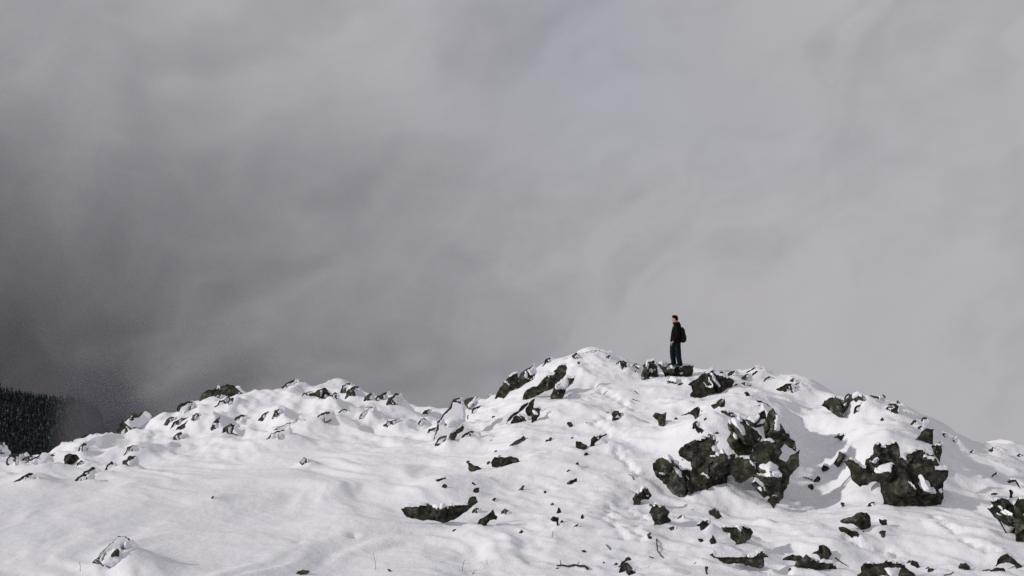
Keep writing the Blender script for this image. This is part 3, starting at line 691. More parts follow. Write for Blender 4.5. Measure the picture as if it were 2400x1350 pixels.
rock('narrow upright rock splinter at the bottom edge', 'H', [(1208,1095),(1252,1095),(1235,1150),(1255,1205),(1222,1205)], cap='none', name='stone')
rock('small dark sliver in the snow above the upright splinter', 'H', [(1065,1082),(1085,1058),(1122,1043),(1105,1075)], cap='none', name='stone')
rock('forked bit of dark stone near the lying branch', 'H', [(22,1032),(45,1005),(52,970),(68,985),(62,1020),(35,1038)], cap='none', name='stone')
rock('dark pebble just right of the forked bit of stone', 'H', [(60,1045),(72,1037),(97,1062),(75,1070)], cap='none', name='stone')

# --- middle foreground
rock('long bow-shaped dark slab in the middle foreground', 'I', [(355,770),(480,735),(660,745),(700,740),(800,750),(900,720),(980,720),(1030,650),(1065,648),(1077,710),(1000,770),(920,830),(860,870),(770,900),(700,887),(560,882),(420,852),(380,802)], name='boulder', cap='top', slope=2.2, tilt=0.3, back=-0.35, sink=False)
rock('grey diamond-shaped stone right of the bow-shaped slab', 'I', [(1038,947),(1100,860),(1222,768),(1237,820),(1267,842),(1252,872),(1180,892),(1100,947)], cap='none', name='stone')
rock('dark kite-shaped stone above the bow-shaped slab', 'I', [(975,333),(1010,338),(1080,368),(1117,395),(1102,412),(1025,432),(990,402)], cap='none', name='stone')
rock('knobbly caterpillar-shaped rock alone in the middle of the slope', 'I', [(1200,330),(1230,283),(1330,290),(1390,273),(1450,293),(1487,335),(1450,372),(1400,372),(1320,352),(1260,362),(1210,357)], cap='none', name='stone')
rock('upper small dark block at the left end of the snow-hooded boulder', 'I', [(683,492),(740,478),(757,485),(735,522),(700,518)], cap='none', name='stone')
rock('small olive wedge just below the upper dark block', 'I', [(733,577),(760,533),(792,545),(775,578)], cap='none', name='stone')
rock('dark pyramid stone above the right tip of the bow-shaped slab', 'I', [(1008,557),(1030,513),(1087,557)], cap='none', name='stone')
rock('square dark stone between the pyramid stone and the bow-shaped slab', 'I', [(1028,627),(1035,583),(1092,568),(1082,622),(1050,637)], cap='none', name='stone')
rock('oval grey pebble-like stone in the slope, half way to the crag', 'I', [(1903,552),(1910,523),(1960,498),(2007,478),(2007,512),(1960,537)], cap='none', name='stone')
rock('slender dark stone pointing up, right of the pyramid stone', 'I', [(1448,607),(1480,568),(1505,543),(1515,560),(1492,607)], cap='none', name='stone')
rock('tiny dark chip right of the slender stone', 'I', [(1692,600),(1715,597),(1728,632),(1705,625)], cap='none', name='stone')
rock('grey pointed stone like a small tent', 'I', [(1785,835),(1830,743),(1863,812),(1825,835)], cap='none', name='stone')
rock('dark dangling stone pieces under the tent-shaped stone', 'I', [(1753,867),(1790,838),(1842,850),(1832,880),(1848,952),(1822,952),(1812,888)], cap='none', name='stone')
rock('tiny black stone below the grey diamond stone', 'I', [(1460,992),(1485,957),(1513,997),(1495,1013)], cap='none', name='stone')
rock('tiny forked stone right of the tent-shaped stone', 'I', [(2038,853),(2060,817),(2103,878),(2060,865)], cap='none', name='stone')
rock('tiny dark stone under the squat mid-slope stone', 'I', [(1992,357),(2015,322),(2024,350),(2010,373)], cap='none', name='stone')
rock('thin flat stone like a leaf, near the lying branch', 'I', [(2043,1156),(2080,1153),(2133,1182),(2090,1184)], cap='none', name='stone')
rock('olive stone lying alone at the bottom edge, left of centre', 'J', [(928,1267),(950,1243),(1010,1222),(1088,1240),(1050,1273),(960,1293)], cap='none', name='stone')
rock('small dark stone by the tall grass stalk at the bottom', 'J', [(1955,1220),(1990,1222),(2043,1250),(2000,1254)], cap='none', name='stone')

# --- left foreground and left ridge
outcrop('snow-covered boulder casting a long shadow in the left foreground', [
    ('K', [(1040,1010),(1130,945),(1210,870),(1290,790),(1335,742),(1410,752),(1490,820),(1565,930),(1620,1015),(1450,1060),(1200,1050)], dict(cap='heavy', T=0.9, tilt=0.3, drift=0.30, rim_w=0.08)),
    ('K', [(1250,957),(1320,888),(1347,920),(1342,957)], dict(cap='none', back=-0.32)),
], name='boulder')
rock('low snow-covered mound with a broken dark left edge at far left', 'K', [(120,160),(180,120),(240,85),(340,35),(380,45),(450,100),(470,150),(300,165)], cap='plaster', capthr=0.15)
rock('dark-bellied round rock with snow on its right, on the left skyline', 'A', [(1885,360),(1900,310),(1960,260),(2040,235),(2120,213),(2200,238),(2272,290),(2255,335),(2150,345),(2060,385),(2030,432),(1960,437),(1910,402)], name='boulder', cap='right', capthr=0.34, D=45.6, grow=1.12, bank=False)
rock('upright snowy block with dark ends, left of the dark-bellied rock', 'A', [(1650,440),(1690,378),(1780,358),(1812,368),(1778,420),(1762,485),(1700,490)], cap='plaster', capthr=0.15, D=46.0)
rock('tall tilted slab with a thick dark left edge on the left skyline', 'A', [(1055,695),(1110,590),(1180,510),(1250,468),(1370,463),(1412,500),(1380,600),(1360,680),(1200,700)], name='boulder', cap='plaster', D=44.6, T=0.8)
rock('snowy block with a dark upright left side, right of the tilted slab', 'A', [(1358,668),(1380,580),(1400,528),(1450,512),(1540,512),(1600,520),(1580,620),(1480,690)], cap='plaster', D=44.8, capthr=0.05)
rock('low skyline stone behind the snowy block, dark at its left tip', 'A', [(1500,520),(1540,490),(1600,470),(1650,480),(1640,515),(1560,525)], cap='plaster', capthr=0.2, D=45.6)
rock('upper of two arched dark-rimmed slabs on the left ridge', 'A', [(1570,630),(1620,560),(1700,512),(1760,510),(1800,540),(1760,590),(1690,610),(1620,640)], cap='plaster', capthr=0.25)
rock('lower of two arched dark-rimmed slabs on the left ridge', 'A', [(1615,675),(1660,600),(1740,555),(1850,510),(1890,530),(1860,600),(1760,640),(1690,670)], cap='plaster', capthr=0.25)
rock('long snowy slab with a thin dark top line, in front of the arched slabs', 'A', [(1690,668),(1760,610),(1870,562),(1960,560),(1990,590),(1960,640),(1840,660)], cap='plaster', capthr=0.1)
rock('small dark wedge of rock at the right end of the arched slabs', 'A', [(1968,612),(2000,550),(2062,498),(2055,580),(2030,625),(2000,648)], cap='right', capthr=0.3)
rock('dark rock face under a snowy brow, lowest on the left ridge', 'A', [(603,948),(603,870),(640,852),(712,858),(754,905),(690,938),(640,958)], cap='none')
rock('long snow-plastered rock with a dark skyline edge above the lowest face', 'A', [(600,870),(650,780),(720,700),(800,678),(930,670),(1045,662),(1070,700),(1000,760),(860,800),(760,850),(690,860)], name='boulder', cap='heavy', D=43.0, capthr=0.1)
rock('pale upright snow-crusted stone in front of the distant forest', 'A', [(470,905),(530,830),(560,790),(560,735),(660,728),(650,800),(610,900),(560,945)], cap='heavy', D=42.5)
rock('snowy stone with a dark underside below the forest', 'A', [(80,860),(170,855),(230,838),(285,880),(240,930),(180,965),(120,920)], cap='plaster', capthr=0.25)
rock('smooth snow-covered boulder below the forest', 'A', [(180,970),(330,882),(370,858),(430,858),(465,875),(425,935),(340,1000),(240,1010)], cap='heavy')
rock('snow-covered rock cut by the left edge of the picture', 'A', [(-80,860),(-40,760),(0,738),(60,790),(95,845),(60,900),(-40,920)], cap='heavy', D=41.5)
rock('rounded rimed stone standing in front of the left-edge rock', 'A', [(60,960),(80,880),(120,860),(165,890),(180,960),(130,990)], cap='plaster', capthr=0.1)
rock('thin dark curved edge of a drifted stone on the left slope', 'A', [(1150,855),(1190,790),(1240,772),(1290,768),(1340,800),(1300,850),(1220,860)], cap='heavy', capthr=0.15)
rock('pointed snowy rock with a dark left edge on the middle skyline', 'B', [(385,300),(430,240),(480,190),(560,152),(600,160),(614,200),(595,245),(520,300)], cap='plaster', D=46.6, capthr=0.1)
rock('dark-flecked rock at the left foot of the smooth snow peak', 'B', [(685,295),(760,268),(840,232),(875,255),(935,330),(925,385),(860,340),(740,312)], cap='plaster', capthr=0.3)
rock('small dark-edged stone low on the middle ridge, left of its twin', 'B', [(215,528),(280,468),(335,458),(340,500),(280,530)], cap='plaster', capthr=0.3, name='stone')
rock('small hook-edged stone on the middle ridge, right of its twin', 'B', [(345,505),(370,448),(430,428),(455,445),(440,490),(380,515)], cap='plaster', capthr=0.25, name='stone')
rock('boxy snow-covered rock with a thin dark outline in mid ridge', 'B', [(275,725),(340,660),(430,635),(510,608),(530,640),(545,725),(400,745)], cap='heavy', capthr=0.12)
rock('long straight snow-covered ledge above the boxy rock', 'B', [(355,612),(500,560),(630,522),(660,540),(640,590),(500,620)], cap='heavy', capthr=0.12)
rock('rounded snowy stone with a dark right rim on the middle ridge', 'B', [(1155,515),(1200,460),(1270,408),(1320,428),(1350,488),(1280,510)], cap='heavy', capthr=0.15)
rock('roof-shaped snowy rock with a dark ridge line near the saddle', 'B', [(1385,585),(1430,545),(1540,503),(1580,592),(1450,612)], cap='heavy', capthr=0.2)
rock('small pointed snowy stone between the roof-shaped rock and the summit hill', 'B', [(1705,598),(1770,513),(1815,570),(1795,608)], cap='heavy', capthr=0.2, name='stone')
rock('snowy knob with a dark spot on the skyline before the saddle', 'B', [(1495,380),(1520,318),(1560,320),(1605,370),(1550,410)], cap='plaster', capthr=0.1, name='stone')
rock('lone snow-capped lump on the smooth slope under the middle ridge', 'B', [(605,930),(650,883),(682,900),(715,955),(650,970)], cap='heavy', capthr=0.1, name='stone')
rock('tiny dark-edged stone on the smooth left slope', 'K', [(2365,345),(2380,310),(2410,290),(2420,340)], cap='plaster', capthr=0.2, name='stone')

# --- rime-crusted shards sticking out of the ridge snow
MARKS = [(10, 1050, 'left-edge snow rock'), (70, 1085, 'smooth snow-covered boulder'), (145, 1060, 'pale upright stone'), (170, 1075, 'lowest dark rock face'), (215, 1035, 'long plastered rock'),
         (300, 995, 'tall tilted slab'), (370, 1000, 'dark-sided snowy block'), (305, 1055, 'drifted curved-edge stone'), (420, 990, 'two arched slabs'), (432, 950, 'upright snowy skyline block'), (505, 990, 'dark wedge by the arched slabs'),
         (515, 930, 'dark-bellied round rock'), (675, 905, 'pointed middle skyline rock'), (620, 975, 'dark-edged twin stones'), (650, 1020, 'boxy snow-covered rock'), (675, 990, 'long straight ledge'),
         (765, 925, 'dark-flecked rock'), (800, 893, 'smooth snow peak'), (865, 965, 'dark-rimmed round stone'), (935, 940, 'snowy skyline knob'), (920, 990, 'roof-shaped rock'), (990, 990, 'small pointed saddle stone'), (1045, 985, 'big snow-plastered boulder'),
         (1130, 960, 'dark-rimmed stone of the shoulder'), (1210, 890, 'twin skyline slabs'), (1290, 860, 'leaning slab'), (1370, 830, 'long skyline edge'), (1410, 822, 'snow summit top'), (1465, 855, 'thin upright stone'),
         (1690, 890, 'big tilted block'), (1775, 870, 'highest pointed rime rock'), (1845, 905, 'arched snowy rock'), (1875, 890, 'ribbed crest rock'), (1970, 950, 'rounded skyline boulder'), (2045, 935, 'row of little rimed stones'), (2105, 945, 'thin dark rib'),
         (2090, 960, 'small arched stone'), (2170, 1015, "right crag's top block"), (2335, 1160, 'small flat far-right stone'), (2380, 1135, 'bent rock at the right edge'), (2280, 1036, 'low point of the right skyline')]
USED = set()
def place_of(u, v):
    d = [(math.hypot(u - a, (v - b) * 1.6), a, b, n) for a, b, n in MARKS]
    r, a, b, n = min(d)
    ang = math.degrees(math.atan2(-(v - b) * 1.6, u - a)) % 360
    w = ['right of', 'above and right of', 'above', 'above and left of', 'left of', 'below and left of', 'below', 'below and right of'][int((ang + 22.5) // 45) % 8]
    return ('just ' if r < 24 else '') + w + ' the ' + n
def shards(n, uv_of, look, group, seed, capthr=0.0, size=(14, 40), cap='plaster', name='rock'):
    rr = random.Random(seed)
    for _ in range(n):
        u, v = uv_of(rr)
        w = rr.uniform(*size); h = w * rr.uniform(0.35, 0.75); lean = rr.uniform(0.1, 0.9)
        lb = look + ' ' + place_of(u, v)
        if lb in USED: continue
        USED.add(lb)
        poly = [(u - w * .5, v), (u - w * (.42 - .2 * lean), v - h * .55), (u - w * .1 + w * .3 * lean, v - h * rr.uniform(.85, 1.1)), (u + w * .25 + w * .2 * lean, v - h * rr.uniform(.7, 1.0)),
                (u + w * .5, v - h * rr.uniform(.1, .4)), (u + w * .45, v + h * .1), (u, v + h * .12)]
        r = rock_mesh(poly, cap, capthr=capthr + rr.uniform(-.12, .22), tilt=rr.uniform(.2, .6), T=rr.uniform(.6, 1.1))
        if r is None: continue
        me, cm, base = r; me.name = name
        o = link(name, me, M_ROCK, loc=base); tag(o, lb, 'rock', group)
        for c in cm or (): link('snow_cap', c, M_SNOW, o)
cu = np.array([c[0] for c in CREST]); cv = np.array([c[1] for c in CREST])
def on_ridge(lo, hi, deep, up=2):
    def f(rr):
        u = rr.uniform(lo, hi); return u, float(np.interp(u, cu, cv)) + up + deep * rr.random() ** 1.4
    return f
shards(32, on_ridge(180, 1130, 95), 'small rime-crusted shard', 'rock shards on the left ridge', 41, 0.0, (20, 58))
shards(8, on_ridge(0, 200, 60), 'little snowy rock', 'little rocks under the forest', 42, 0.1)
shards(16, on_ridge(1180, 1500, 20, 3), 'small rimed rock', 'rimed rocks on the summit skyline', 43, 0.1, (12, 26))
shards(30, on_ridge(1650, 2190, 26, 3), 'small rimed rock', 'rimed rocks on the right skyline', 44, 0.15, (12, 30))
shards(14, on_ridge(2200, 2400, 75, 6), 'small snowy rock', 'small rocks on the far right slope', 45, 0.15, (10, 24))
MARKS += [(1095, 1090, 'dark kite-shaped stone'), (1185, 1080, 'caterpillar-shaped rock'), (1215, 1032, 'narrow slanted slab edge'), (1360, 1045, 'squat mid-slope stone'), (1400, 1030, 'curved hooked slab'), (1340, 1128, 'oval grey stone'),
          (1135, 1215, 'grey diamond stone'), (1305, 1205, 'tent-shaped stone'), (1220, 1145, 'slender upward stone'), (1500, 1165, 'two-lobed rough stone'), (1545, 1205, 'angular grey-faced stone'), (1640, 1235, 'knobbly olive stone'),
          (1670, 1205, 'oval olive stone'), (1725, 1250, 'mushroom-shaped rock'), (1730, 1310, 'long foreground slab'), (2010, 1215, 'shark-fin rock'), (2075, 1235, 'two small stones by the fin'), (1545, 975, 'lone tooth-shaped stone'), (1450, 972, 'olive stone with a tail'),
          (1625, 975, 'wing-shaped rock'), (1460, 1335, 'rough bottom-edge rock'), (1345, 1330, 'lying branch'), (2190, 1330, 'hooked corner stone'), (1920, 1310, 'humped foreground rock')]
def on_slope(rr):
    a, b, _ = MARKS[rr.randrange(len(MARKS) - 24, len(MARKS))]
    return min(max(a + rr.uniform(-75, 75), 1040), 2380), min(max(b + rr.uniform(-28, 40), 960), 1335)
shards(34, on_slope, 'tiny dark chip of stone', 'stone chips poking through the slope', 46, 0.0, (5, 13), 'none', 'stone')
shards(16, on_slope, 'half-buried snowy stone', 'half-buried stones on the slope', 47, 0.2, (14, 30), 'plaster', 'stone')

V = np.column_stack([GX.ravel(), GY.ravel(), Z.ravel()])
snow = link('snow_ground', raw_mesh('snow_ground', V, grid_faces(len(XS), len(YS))), M_SNOW)
tag(snow, kind='structure')

# ------------------------------------------------------------------ the hiker
M_SKIN = plain('skin', (0.42, 0.24, 0.18), 0.55, 0.1, 20)
M_HAIR = plain('dark_hair', (0.008, 0.006, 0.005), 0.9, 0.4, 90, 0.05)
M_JACKET = plain('black_jacket_cloth', (0.0040, 0.0042, 0.0042), 0.85, 0.35, 25, 0.08)
M_JEANS = plain('dark_blue_trouser_cloth', (0.006, 0.011, 0.016), 0.9, 0.4, 30, 0.08)
M_SHOE = plain('black_boot_leather', (0.006, 0.006, 0.006), 0.5, 0.3, 30)
M_SOLE = plain('grey_rubber', (0.10, 0.10, 0.10), 0.8, 0.2, 30)
M_PACK = plain('black_pack_nylon', (0.005, 0.0055, 0.006), 0.7, 0.4, 25, 0.15)
M_EYE = plain('eye', (0.02, 0.015, 0.012), 0.2, 0.1, 30, 0.5)

def skin_mesh(name, verts, edges, radii, root=0, sub=2):
    me = bpy.data.meshes.new(name); me.from_pydata(verts, edges, [])
    ob = bpy.data.objects.new(name, me); COL.objects.link(ob)
    md = ob.modifiers.new('skin', 'SKIN'); md.use_smooth_shade = True
    for i, r in enumerate(radii):
        r = r if isinstance(r, tuple) else (r, r)
        me.skin_vertices[0].data[i].radius = r
        me.skin_vertices[0].data[i].use_root = (i == root)
    ms = ob.modifiers.new('sub', 'SUBSURF'); ms.levels = sub; ms.render_levels = sub
    dg = bpy.context.evaluated_depsgraph_get(); dg.update()
    res = bpy.data.meshes.new_from_object(ob.evaluated_get(dg))
    bpy.data.objects.remove(ob); bpy.data.meshes.remove(me)
    res.name = name
    return res

def loft(rings, seg=16, power=2.0, caps=True):
    """rings of (x, y, z, half depth in x, half width in y, tilt of the ring about y); superellipse sections"""
    V, Fc = [], []
    for (x, y, z, rx, ry, tl) in rings:
        for k in range(seg):
            a = 2 * math.pi * k / seg
            c, s = math.cos(a), math.sin(a)
            dx = rx * math.copysign(abs(c) ** (2 / power), c); dy = ry * math.copysign(abs(s) ** (2 / power), s)
            V.append((x + dx * math.cos(tl), y + dy, z + dx * math.sin(tl)))
    n = len(rings)
    for i in range(n - 1):
        for k in range(seg):
            a, b = i * seg + k, i * seg + (k + 1) % seg
            Fc.append((a, b, b + seg, a + seg))
    if caps:
        for i, rev in ((0, True), (n - 1, False)):
            c = len(V); V.append(tuple(np.mean(V[i * seg:(i + 1) * seg], axis=0)))
            for k in range(seg):
                a, b = i * seg + k, i * seg + (k + 1) % seg
                Fc.append((b, a, c) if rev else (a, b, c))
    return V, Fc

def pyd(name, V, Fc, sub=1):
    me = bpy.data.meshes.new(name); me.from_pydata(V, [], Fc); me.update()
    for p in me.polygons: p.use_smooth = True
    return me

def join(*vf):
    V, Fc = [], []
    for v, f in vf:
        o = len(V); V += list(v); Fc += [tuple(i + o for i in q) for q in f]
    return V, Fc

def wrinkle(V, amp, fr=9.0, seed=3):
    A = np.array(V); n = fbm3(A[:, 0] * fr, A[:, 1] * fr, A[:, 2] * fr, seed, 3)
    c = A.copy(); c[:, 2] = 0
    ctr = np.array([A[:, 0].mean(), A[:, 1].mean(), 0]); d = c - ctr; d /= np.maximum(np.linalg.norm(d, axis=1, keepdims=True), 1e-6)
    return [tuple(p) for p in A + d * (n * amp)[:, None]]

# body: one skinned figure, facing left
bv = [(0.0, 0, .92), (.01, 0, 1.12), (.02, 0, 1.32), (.02, 0, 1.47), (-.005, 0, 1.56), (-.035, 0, 1.66), (-.035, 0, 1.755),     # 0-6 spine to head
      (-.10, 0, 1.615), (-.150, 0, 1.685), (-.02, -.082, 1.675), (-.02, .082, 1.675),                                          # 7 jaw 8 nose 9,10 ears
      (.03, -.17, 1.41), (.08, -.235, 1.13), (-.09, -.225, .90), (-.135, -.21, .845),                                          # near arm
      (.03, .17, 1.41), (.08, .235, 1.13), (-.07, .235, .90), (-.115, .23, .845),                                              # far arm
      (.03, -.09, .86), (.10, -.115, .48), (.145, -.12, .09), (.03, -.125, .04),                                               # near leg
      (-.03, .09, .86), (-.09, .105, .48), (-.07, .11, .09), (-.19, .12, .04)]                                                 # far leg
be = [(0, 1), (1, 2), (2, 3), (3, 4), (4, 5), (5, 6), (5, 7), (5, 8), (5, 9), (5, 10), (2, 11), (11, 12), (12, 13), (13, 14), (2, 15), (15, 16), (16, 17), (17, 18),
      (0, 19), (19, 20), (20, 21), (21, 22), (0, 23), (23, 24), (24, 25), (25, 26)]
br = [(.12, .15), (.11, .13), (.11, .15), (.07, .09), .06, .088, .078, .045, .016, .016, .016, .050, .034, .026, .030, .050, .034, .026, .030, .08, .058, .042, .035, .08, .058, .042, .035]
for palm, sgn in ((14, 1), (18, -1)):               # five fingers on each hand, loosely curled
    px_, py_, pz_ = bv[palm]
    for k, (L, oy) in enumerate(((.070, -.026), (.082, -.009), (.078, .009), (.062, .025))):
        a = len(bv)
        bv += [(px_ - .02 + oy * .4, py_ + oy * sgn * .6, pz_ - .035), (px_ - .035 + oy * .5, py_ + oy * sgn, pz_ - .035 - L * .5), (px_ - .015 + oy * .5, py_ + oy * sgn, pz_ - .03 - L)]
        be += [(palm, a), (a, a + 1), (a + 1, a + 2)]; br += [.010, .009, .008]
    a = len(bv)
    bv += [(px_ - .035, py_ + .01 * sgn, pz_ + .005), (px_ - .06, py_ + .012 * sgn, pz_ - .03)]
    be += [(palm, a), (a, a + 1)]; br += [.012, .009]
FEET = P(1583.5, 857.5, 41.12)
hiker = link('person', skin_mesh('person', bv, be, br), M_SKIN, loc=FEET)
hiker.rotation_euler = (0, 0, R(-6))
tag(hiker, 'person in a black jacket and dark trousers standing on the summit rock, looking left', 'person')

tor = [(0.0, 0, .835, .180, .195, 0), (-.005, 0, .86, .190, .205, 0), (-.005, 0, .95, .186, .205, 0), (.005, 0, 1.08, .178, .20, 0), (.015, 0, 1.22, .168, .215, 0),
       (.035, 0, 1.34, .145, .215, -.1), (.045, 0, 1.42, .125, .175, -.15), (.03, 0, 1.475, .105, .115, -.2)]
V1, F1 = loft(tor, 24, 2.3)
V1 = wrinkle(V1, .012)
def limb(pts_, rad, seg=12):
    V, Fc = [], []
    n = len(pts_)
    for i, p in enumerate(pts_):
        p = np.array(p); d = np.array(pts_[min(i + 1, n - 1)]) - np.array(pts_[max(i - 1, 0)]); d = d / np.linalg.norm(d)
        s = np.cross(d, (0, 1, 0)); s /= np.linalg.norm(s); t = np.cross(d, s)
        for k in range(seg):
            a = 2 * math.pi * k / seg
            V.append(tuple(p + (s * math.cos(a) + t * math.sin(a)) * rad[i]))
    for i in range(n - 1):
        for k in range(seg):
            a, b = i * seg + k, i * seg + (k + 1) % seg
            Fc.append((a, b, b + seg, a + seg))
    for i in (0, n - 1):
        c = len(V); V.append(tuple(pts_[i]))
        for k in range(seg): Fc.append((i * seg + k, i * seg + (k + 1) % seg, c))
    return V, Fc
jacket = link('jacket', pyd('jacket', V1, F1), M_JACKET, hiker)
for nm, pp in (('sleeve', [(.04, -.15, 1.43), (.045, -.205, 1.34), (.075, -.235, 1.20), (.085, -.245, 1.12), (.015, -.240, 1.04), (-.045, -.232, .96), (-.085, -.226, .905)]),
               ('sleeve', [(.04, .15, 1.43), (.045, .205, 1.34), (.075, .235, 1.20), (.085, .245, 1.12), (.020, .242, 1.04), (-.035, .238, .96), (-.068, .236, .905)])):
    V, Fc = limb(pp, [.075, .082, .074, .072, .068, .058, .050])
    link(nm, pyd(nm, wrinkle(V, .008, 14), Fc), M_JACKET, jacket)
# stand-up collar and a hood hanging behind it
V, Fc = loft([(.025, 0, 1.455, .105, .115, -.2), (.005, 0, 1.51, .098, .100, -.12), (-.015, 0, 1.555, .100, .096, -.05), (-.02, 0, 1.575, .085, .085, -.05)], 20, 2.2)
link('collar', pyd('collar', V, Fc), M_JACKET, jacket)
V, Fc = loft([(.15, 0, 1.40, .035, .06, 0), (.14, 0, 1.44, .06, .12, 0), (.115, 0, 1.50, .07, .13, 0), (.095, 0, 1.56, .06, .115, 0), (.08, 0, 1.60, .035, .08, 0)], 18, 2.2)
link('hood', pyd('hood', wrinkle(V, .01, 12), Fc), M_JACKET, jacket)
V, Fc = limb([(-.17, 0, .86), (-.165, 0, 1.0), (-.15, 0, 1.15), (-.135, 0, 1.28), (-.105, 0, 1.40), (-.09, 0, 1.48)], [.008] * 6, 6)
link('zip', pyd('zip', V, Fc), M_SHOE, jacket)
tr = link('trousers', None, None, hiker)
bpy.data.objects.remove(tr)
hips = loft([(0, 0, .90, .150, .175, 0), (0, 0, .84, .165, .180, 0), (0, 0, .76, .160, .178, 0), (0, 0, .70, .13, .15, 0)], 20, 2.2)
near_leg = limb([(.05, -.09, .84), (.065, -.10, .68), (.080, -.115, .50), (.110, -.12, .30), (.140, -.12, .14), (.142, -.12, .045)], [.125, .12, .108, .098, .092, .100])
far_leg = limb([(-.05, .09, .84), (-.085, .10, .68), (-.105, .105, .50), (-.09, .11, .30), (-.065, .11, .14), (-.065, .11, .06)], [.125, .122, .108, .098, .092, .098])
V, Fc = join(hips, near_leg, far_leg)
link('trousers', pyd('trousers', wrinkle(V, .008, 16), Fc), M_JEANS, hiker)
for (fx, fy, fz) in ((.145, -.122, 0.0), (-.07, .115, .015)):
    V, Fc = loft([(fx + .02, fy, .10 + fz, .06, .045, 0), (fx - .005, fy, .085 + fz, .085, .048, 0), (fx - .05, fy, .055 + fz, .13, .050, 0), (fx - .06, fy, .025 + fz, .145, .052, 0), (fx - .06, fy, .015 + fz, .145, .052, 0)], 18, 2.4)
    b = link('boot', pyd('boot', V, Fc), M_SHOE, hiker)
    V, Fc = loft([(fx - .06, fy, .016 + fz, .15, .055, 0), (fx - .06, fy, -.012 + fz, .15, .055, 0)], 18, 2.4)
    link('sole', pyd('sole', V, Fc), M_SOLE, b)
# short dark hair, brows over the eyes
V, Fc = loft([(.035, 0, 1.63, .045, .07, 0), (.012, 0, 1.68, .083, .088, -.25), (-.012, 0, 1.735, .105, .094, -.12), (-.028, 0, 1.785, .105, .088, 0), (-.035, 0, 1.82, .075, .065, 0), (-.035, 0, 1.836, .03, .03, 0)], 18, 2.1)
link('hair', pyd('hair', wrinkle(V, .006, 40), Fc), M_HAIR, hiker)
for s in (-1, 1):
    V, Fc = loft([(-.122, s * .032, 1.690, .004, .006, 0), (-.122, s * .032, 1.698, .008, .010, 0), (-.122, s * .032, 1.706, .004, .006, 0)], 8)
    link('eye', pyd('eye', V, Fc), M_EYE, hiker)
V, Fc = loft([(-.128, 0, 1.622, .010, .020, 0), (-.130, 0, 1.630, .012, .024, 0), (-.128, 0, 1.638, .008, .018, 0)], 10)
link('mouth', pyd('mouth', V, Fc), plain('lips', (0.30, 0.12, 0.10), 0.5, 0.1), hiker)

# the pack on the hiker's back
pack = link('backpack', None, loc=FEET)
pack.rotation_euler = (0, 0, R(-6))
tag(pack, "black rounded backpack on the standing person's back", 'backpack')
V, Fc = loft([(.235, 0, .845, .075, .13, 0), (.250, 0, .87, .095, .155, 0), (.258, 0, .98, .102, .165, 0), (.255, 0, 1.12, .100, .165, 0), (.245, 0, 1.25, .095, .155, 0), (.228, 0, 1.34, .080, .14, 0), (.205, 0, 1.40, .045, .11, 0)], 28, 3.2)
link('bag', pyd('bag', wrinkle(V, .008, 10), Fc), M_PACK, pack)
V, Fc = loft([(.345, 0, .89, .020, .10, 0), (.352, 0, .92, .034, .12, 0), (.354, 0, 1.06, .034, .12, 0), (.345, 0, 1.12, .020, .10, 0)], 20, 3.2)
link('pocket', pyd('pocket', V, Fc), M_PACK, pack)
for s in (-1, 1):
    V, Fc = limb([(.19, s * .10, 1.36), (.12, s * .115, 1.47), (.02, s * .125, 1.475), (-.07, s * .125, 1.40), (-.125, s * .13, 1.25), (-.11, s * .18, 1.08), (.02, s * .205, .96), (.17, s * .16, .90)], [.018] * 8, 8)
    link('strap', pyd('strap', V, Fc), M_PACK, pack)
V, Fc = limb([(.19, -.03, 1.39), (.185, -.02, 1.43), (.185, .02, 1.43), (.19, .03, 1.39)], [.008] * 4, 6)
link('haul_loop', pyd('haul_loop', V, Fc), M_PACK, pack)


# ------------------------------------------------------------------ dry stalks, twigs and a branch sticking out of the snow
def tube(name, pts_uv, r0, r1, mat, label, cat, D=None, jit=0.02, lift=0.0, seed=1, lying=False):
    rng = random.Random(seed)
    u0, v0 = max(pts_uv, key=lambda p: p[1])
    D0 = D or cast(u0, v0)
    W_ = []
    for (u, v) in pts_uv:
        d = cast(u, v) if lying else D0 + (v0 - v) / F * D0 * 0.15
        p = P(u, v, d)
        if lying: p[2] = interp(p[0], p[1])[0] + lift
        W_.append(p + np.array([rng.uniform(-jit, jit), rng.uniform(-jit, jit), 0]))
    base = np.array(W_[0] if lying else W_[int(np.argmax([p[1] for p in pts_uv]))])
    pts_ = [tuple(w - base) for w in W_]
    n = len(pts_)
    V, Fc = limb(pts_, [r0 + (r1 - r0) * i / (n - 1) for i in range(n)], 6)
    o = link(name, pyd(name, V, Fc), mat, loc=base)
    tag(o, label, cat)
    return o, base

def spur(parent, a, b, r):
    V, Fc = limb([a, tuple((np.array(a) + np.array(b)) / 2 + (0.005, 0, 0.006)), b], [r, r * .8, r * .5], 5)
    link('twig', pyd('twig', V, Fc), M_TWIG, parent)

tube('grass_stalk', [(881, 1337), (880, 1320), (877, 1306), (875, 1297)], .006, .003, M_GRASS, 'tall thin dry grass stalk beside the small dark stone, bottom left of centre', 'grass stalk', jit=.004)
tube('grass_stalk', [(1084, 1338), (1085, 1325), (1087, 1316), (1090, 1313)], .006, .004, M_GRASS, 'bent dry stalk with a hooked tip at the bottom, near picture centre', 'grass stalk', jit=.004)
tube('grass_stalk', [(188, 1339), (188, 1328), (186, 1316)], .006, .004, M_GRASS, 'short dry stalk left of the snow-covered boulder in the foreground', 'grass stalk', jit=.004)
tube('grass_stalk', [(1143, 1324), (1142, 1318), (1139, 1312)], .004, .003, M_GRASS, 'faint short stalk right of the hooked-tip stalk', 'grass stalk', jit=.004)
tube('grass_stalk', [(1294, 1261), (1295, 1252), (1296, 1244)], .007, .004, M_TWIG, 'single upright dark stalk below the tent-shaped stone', 'grass stalk', jit=.004)
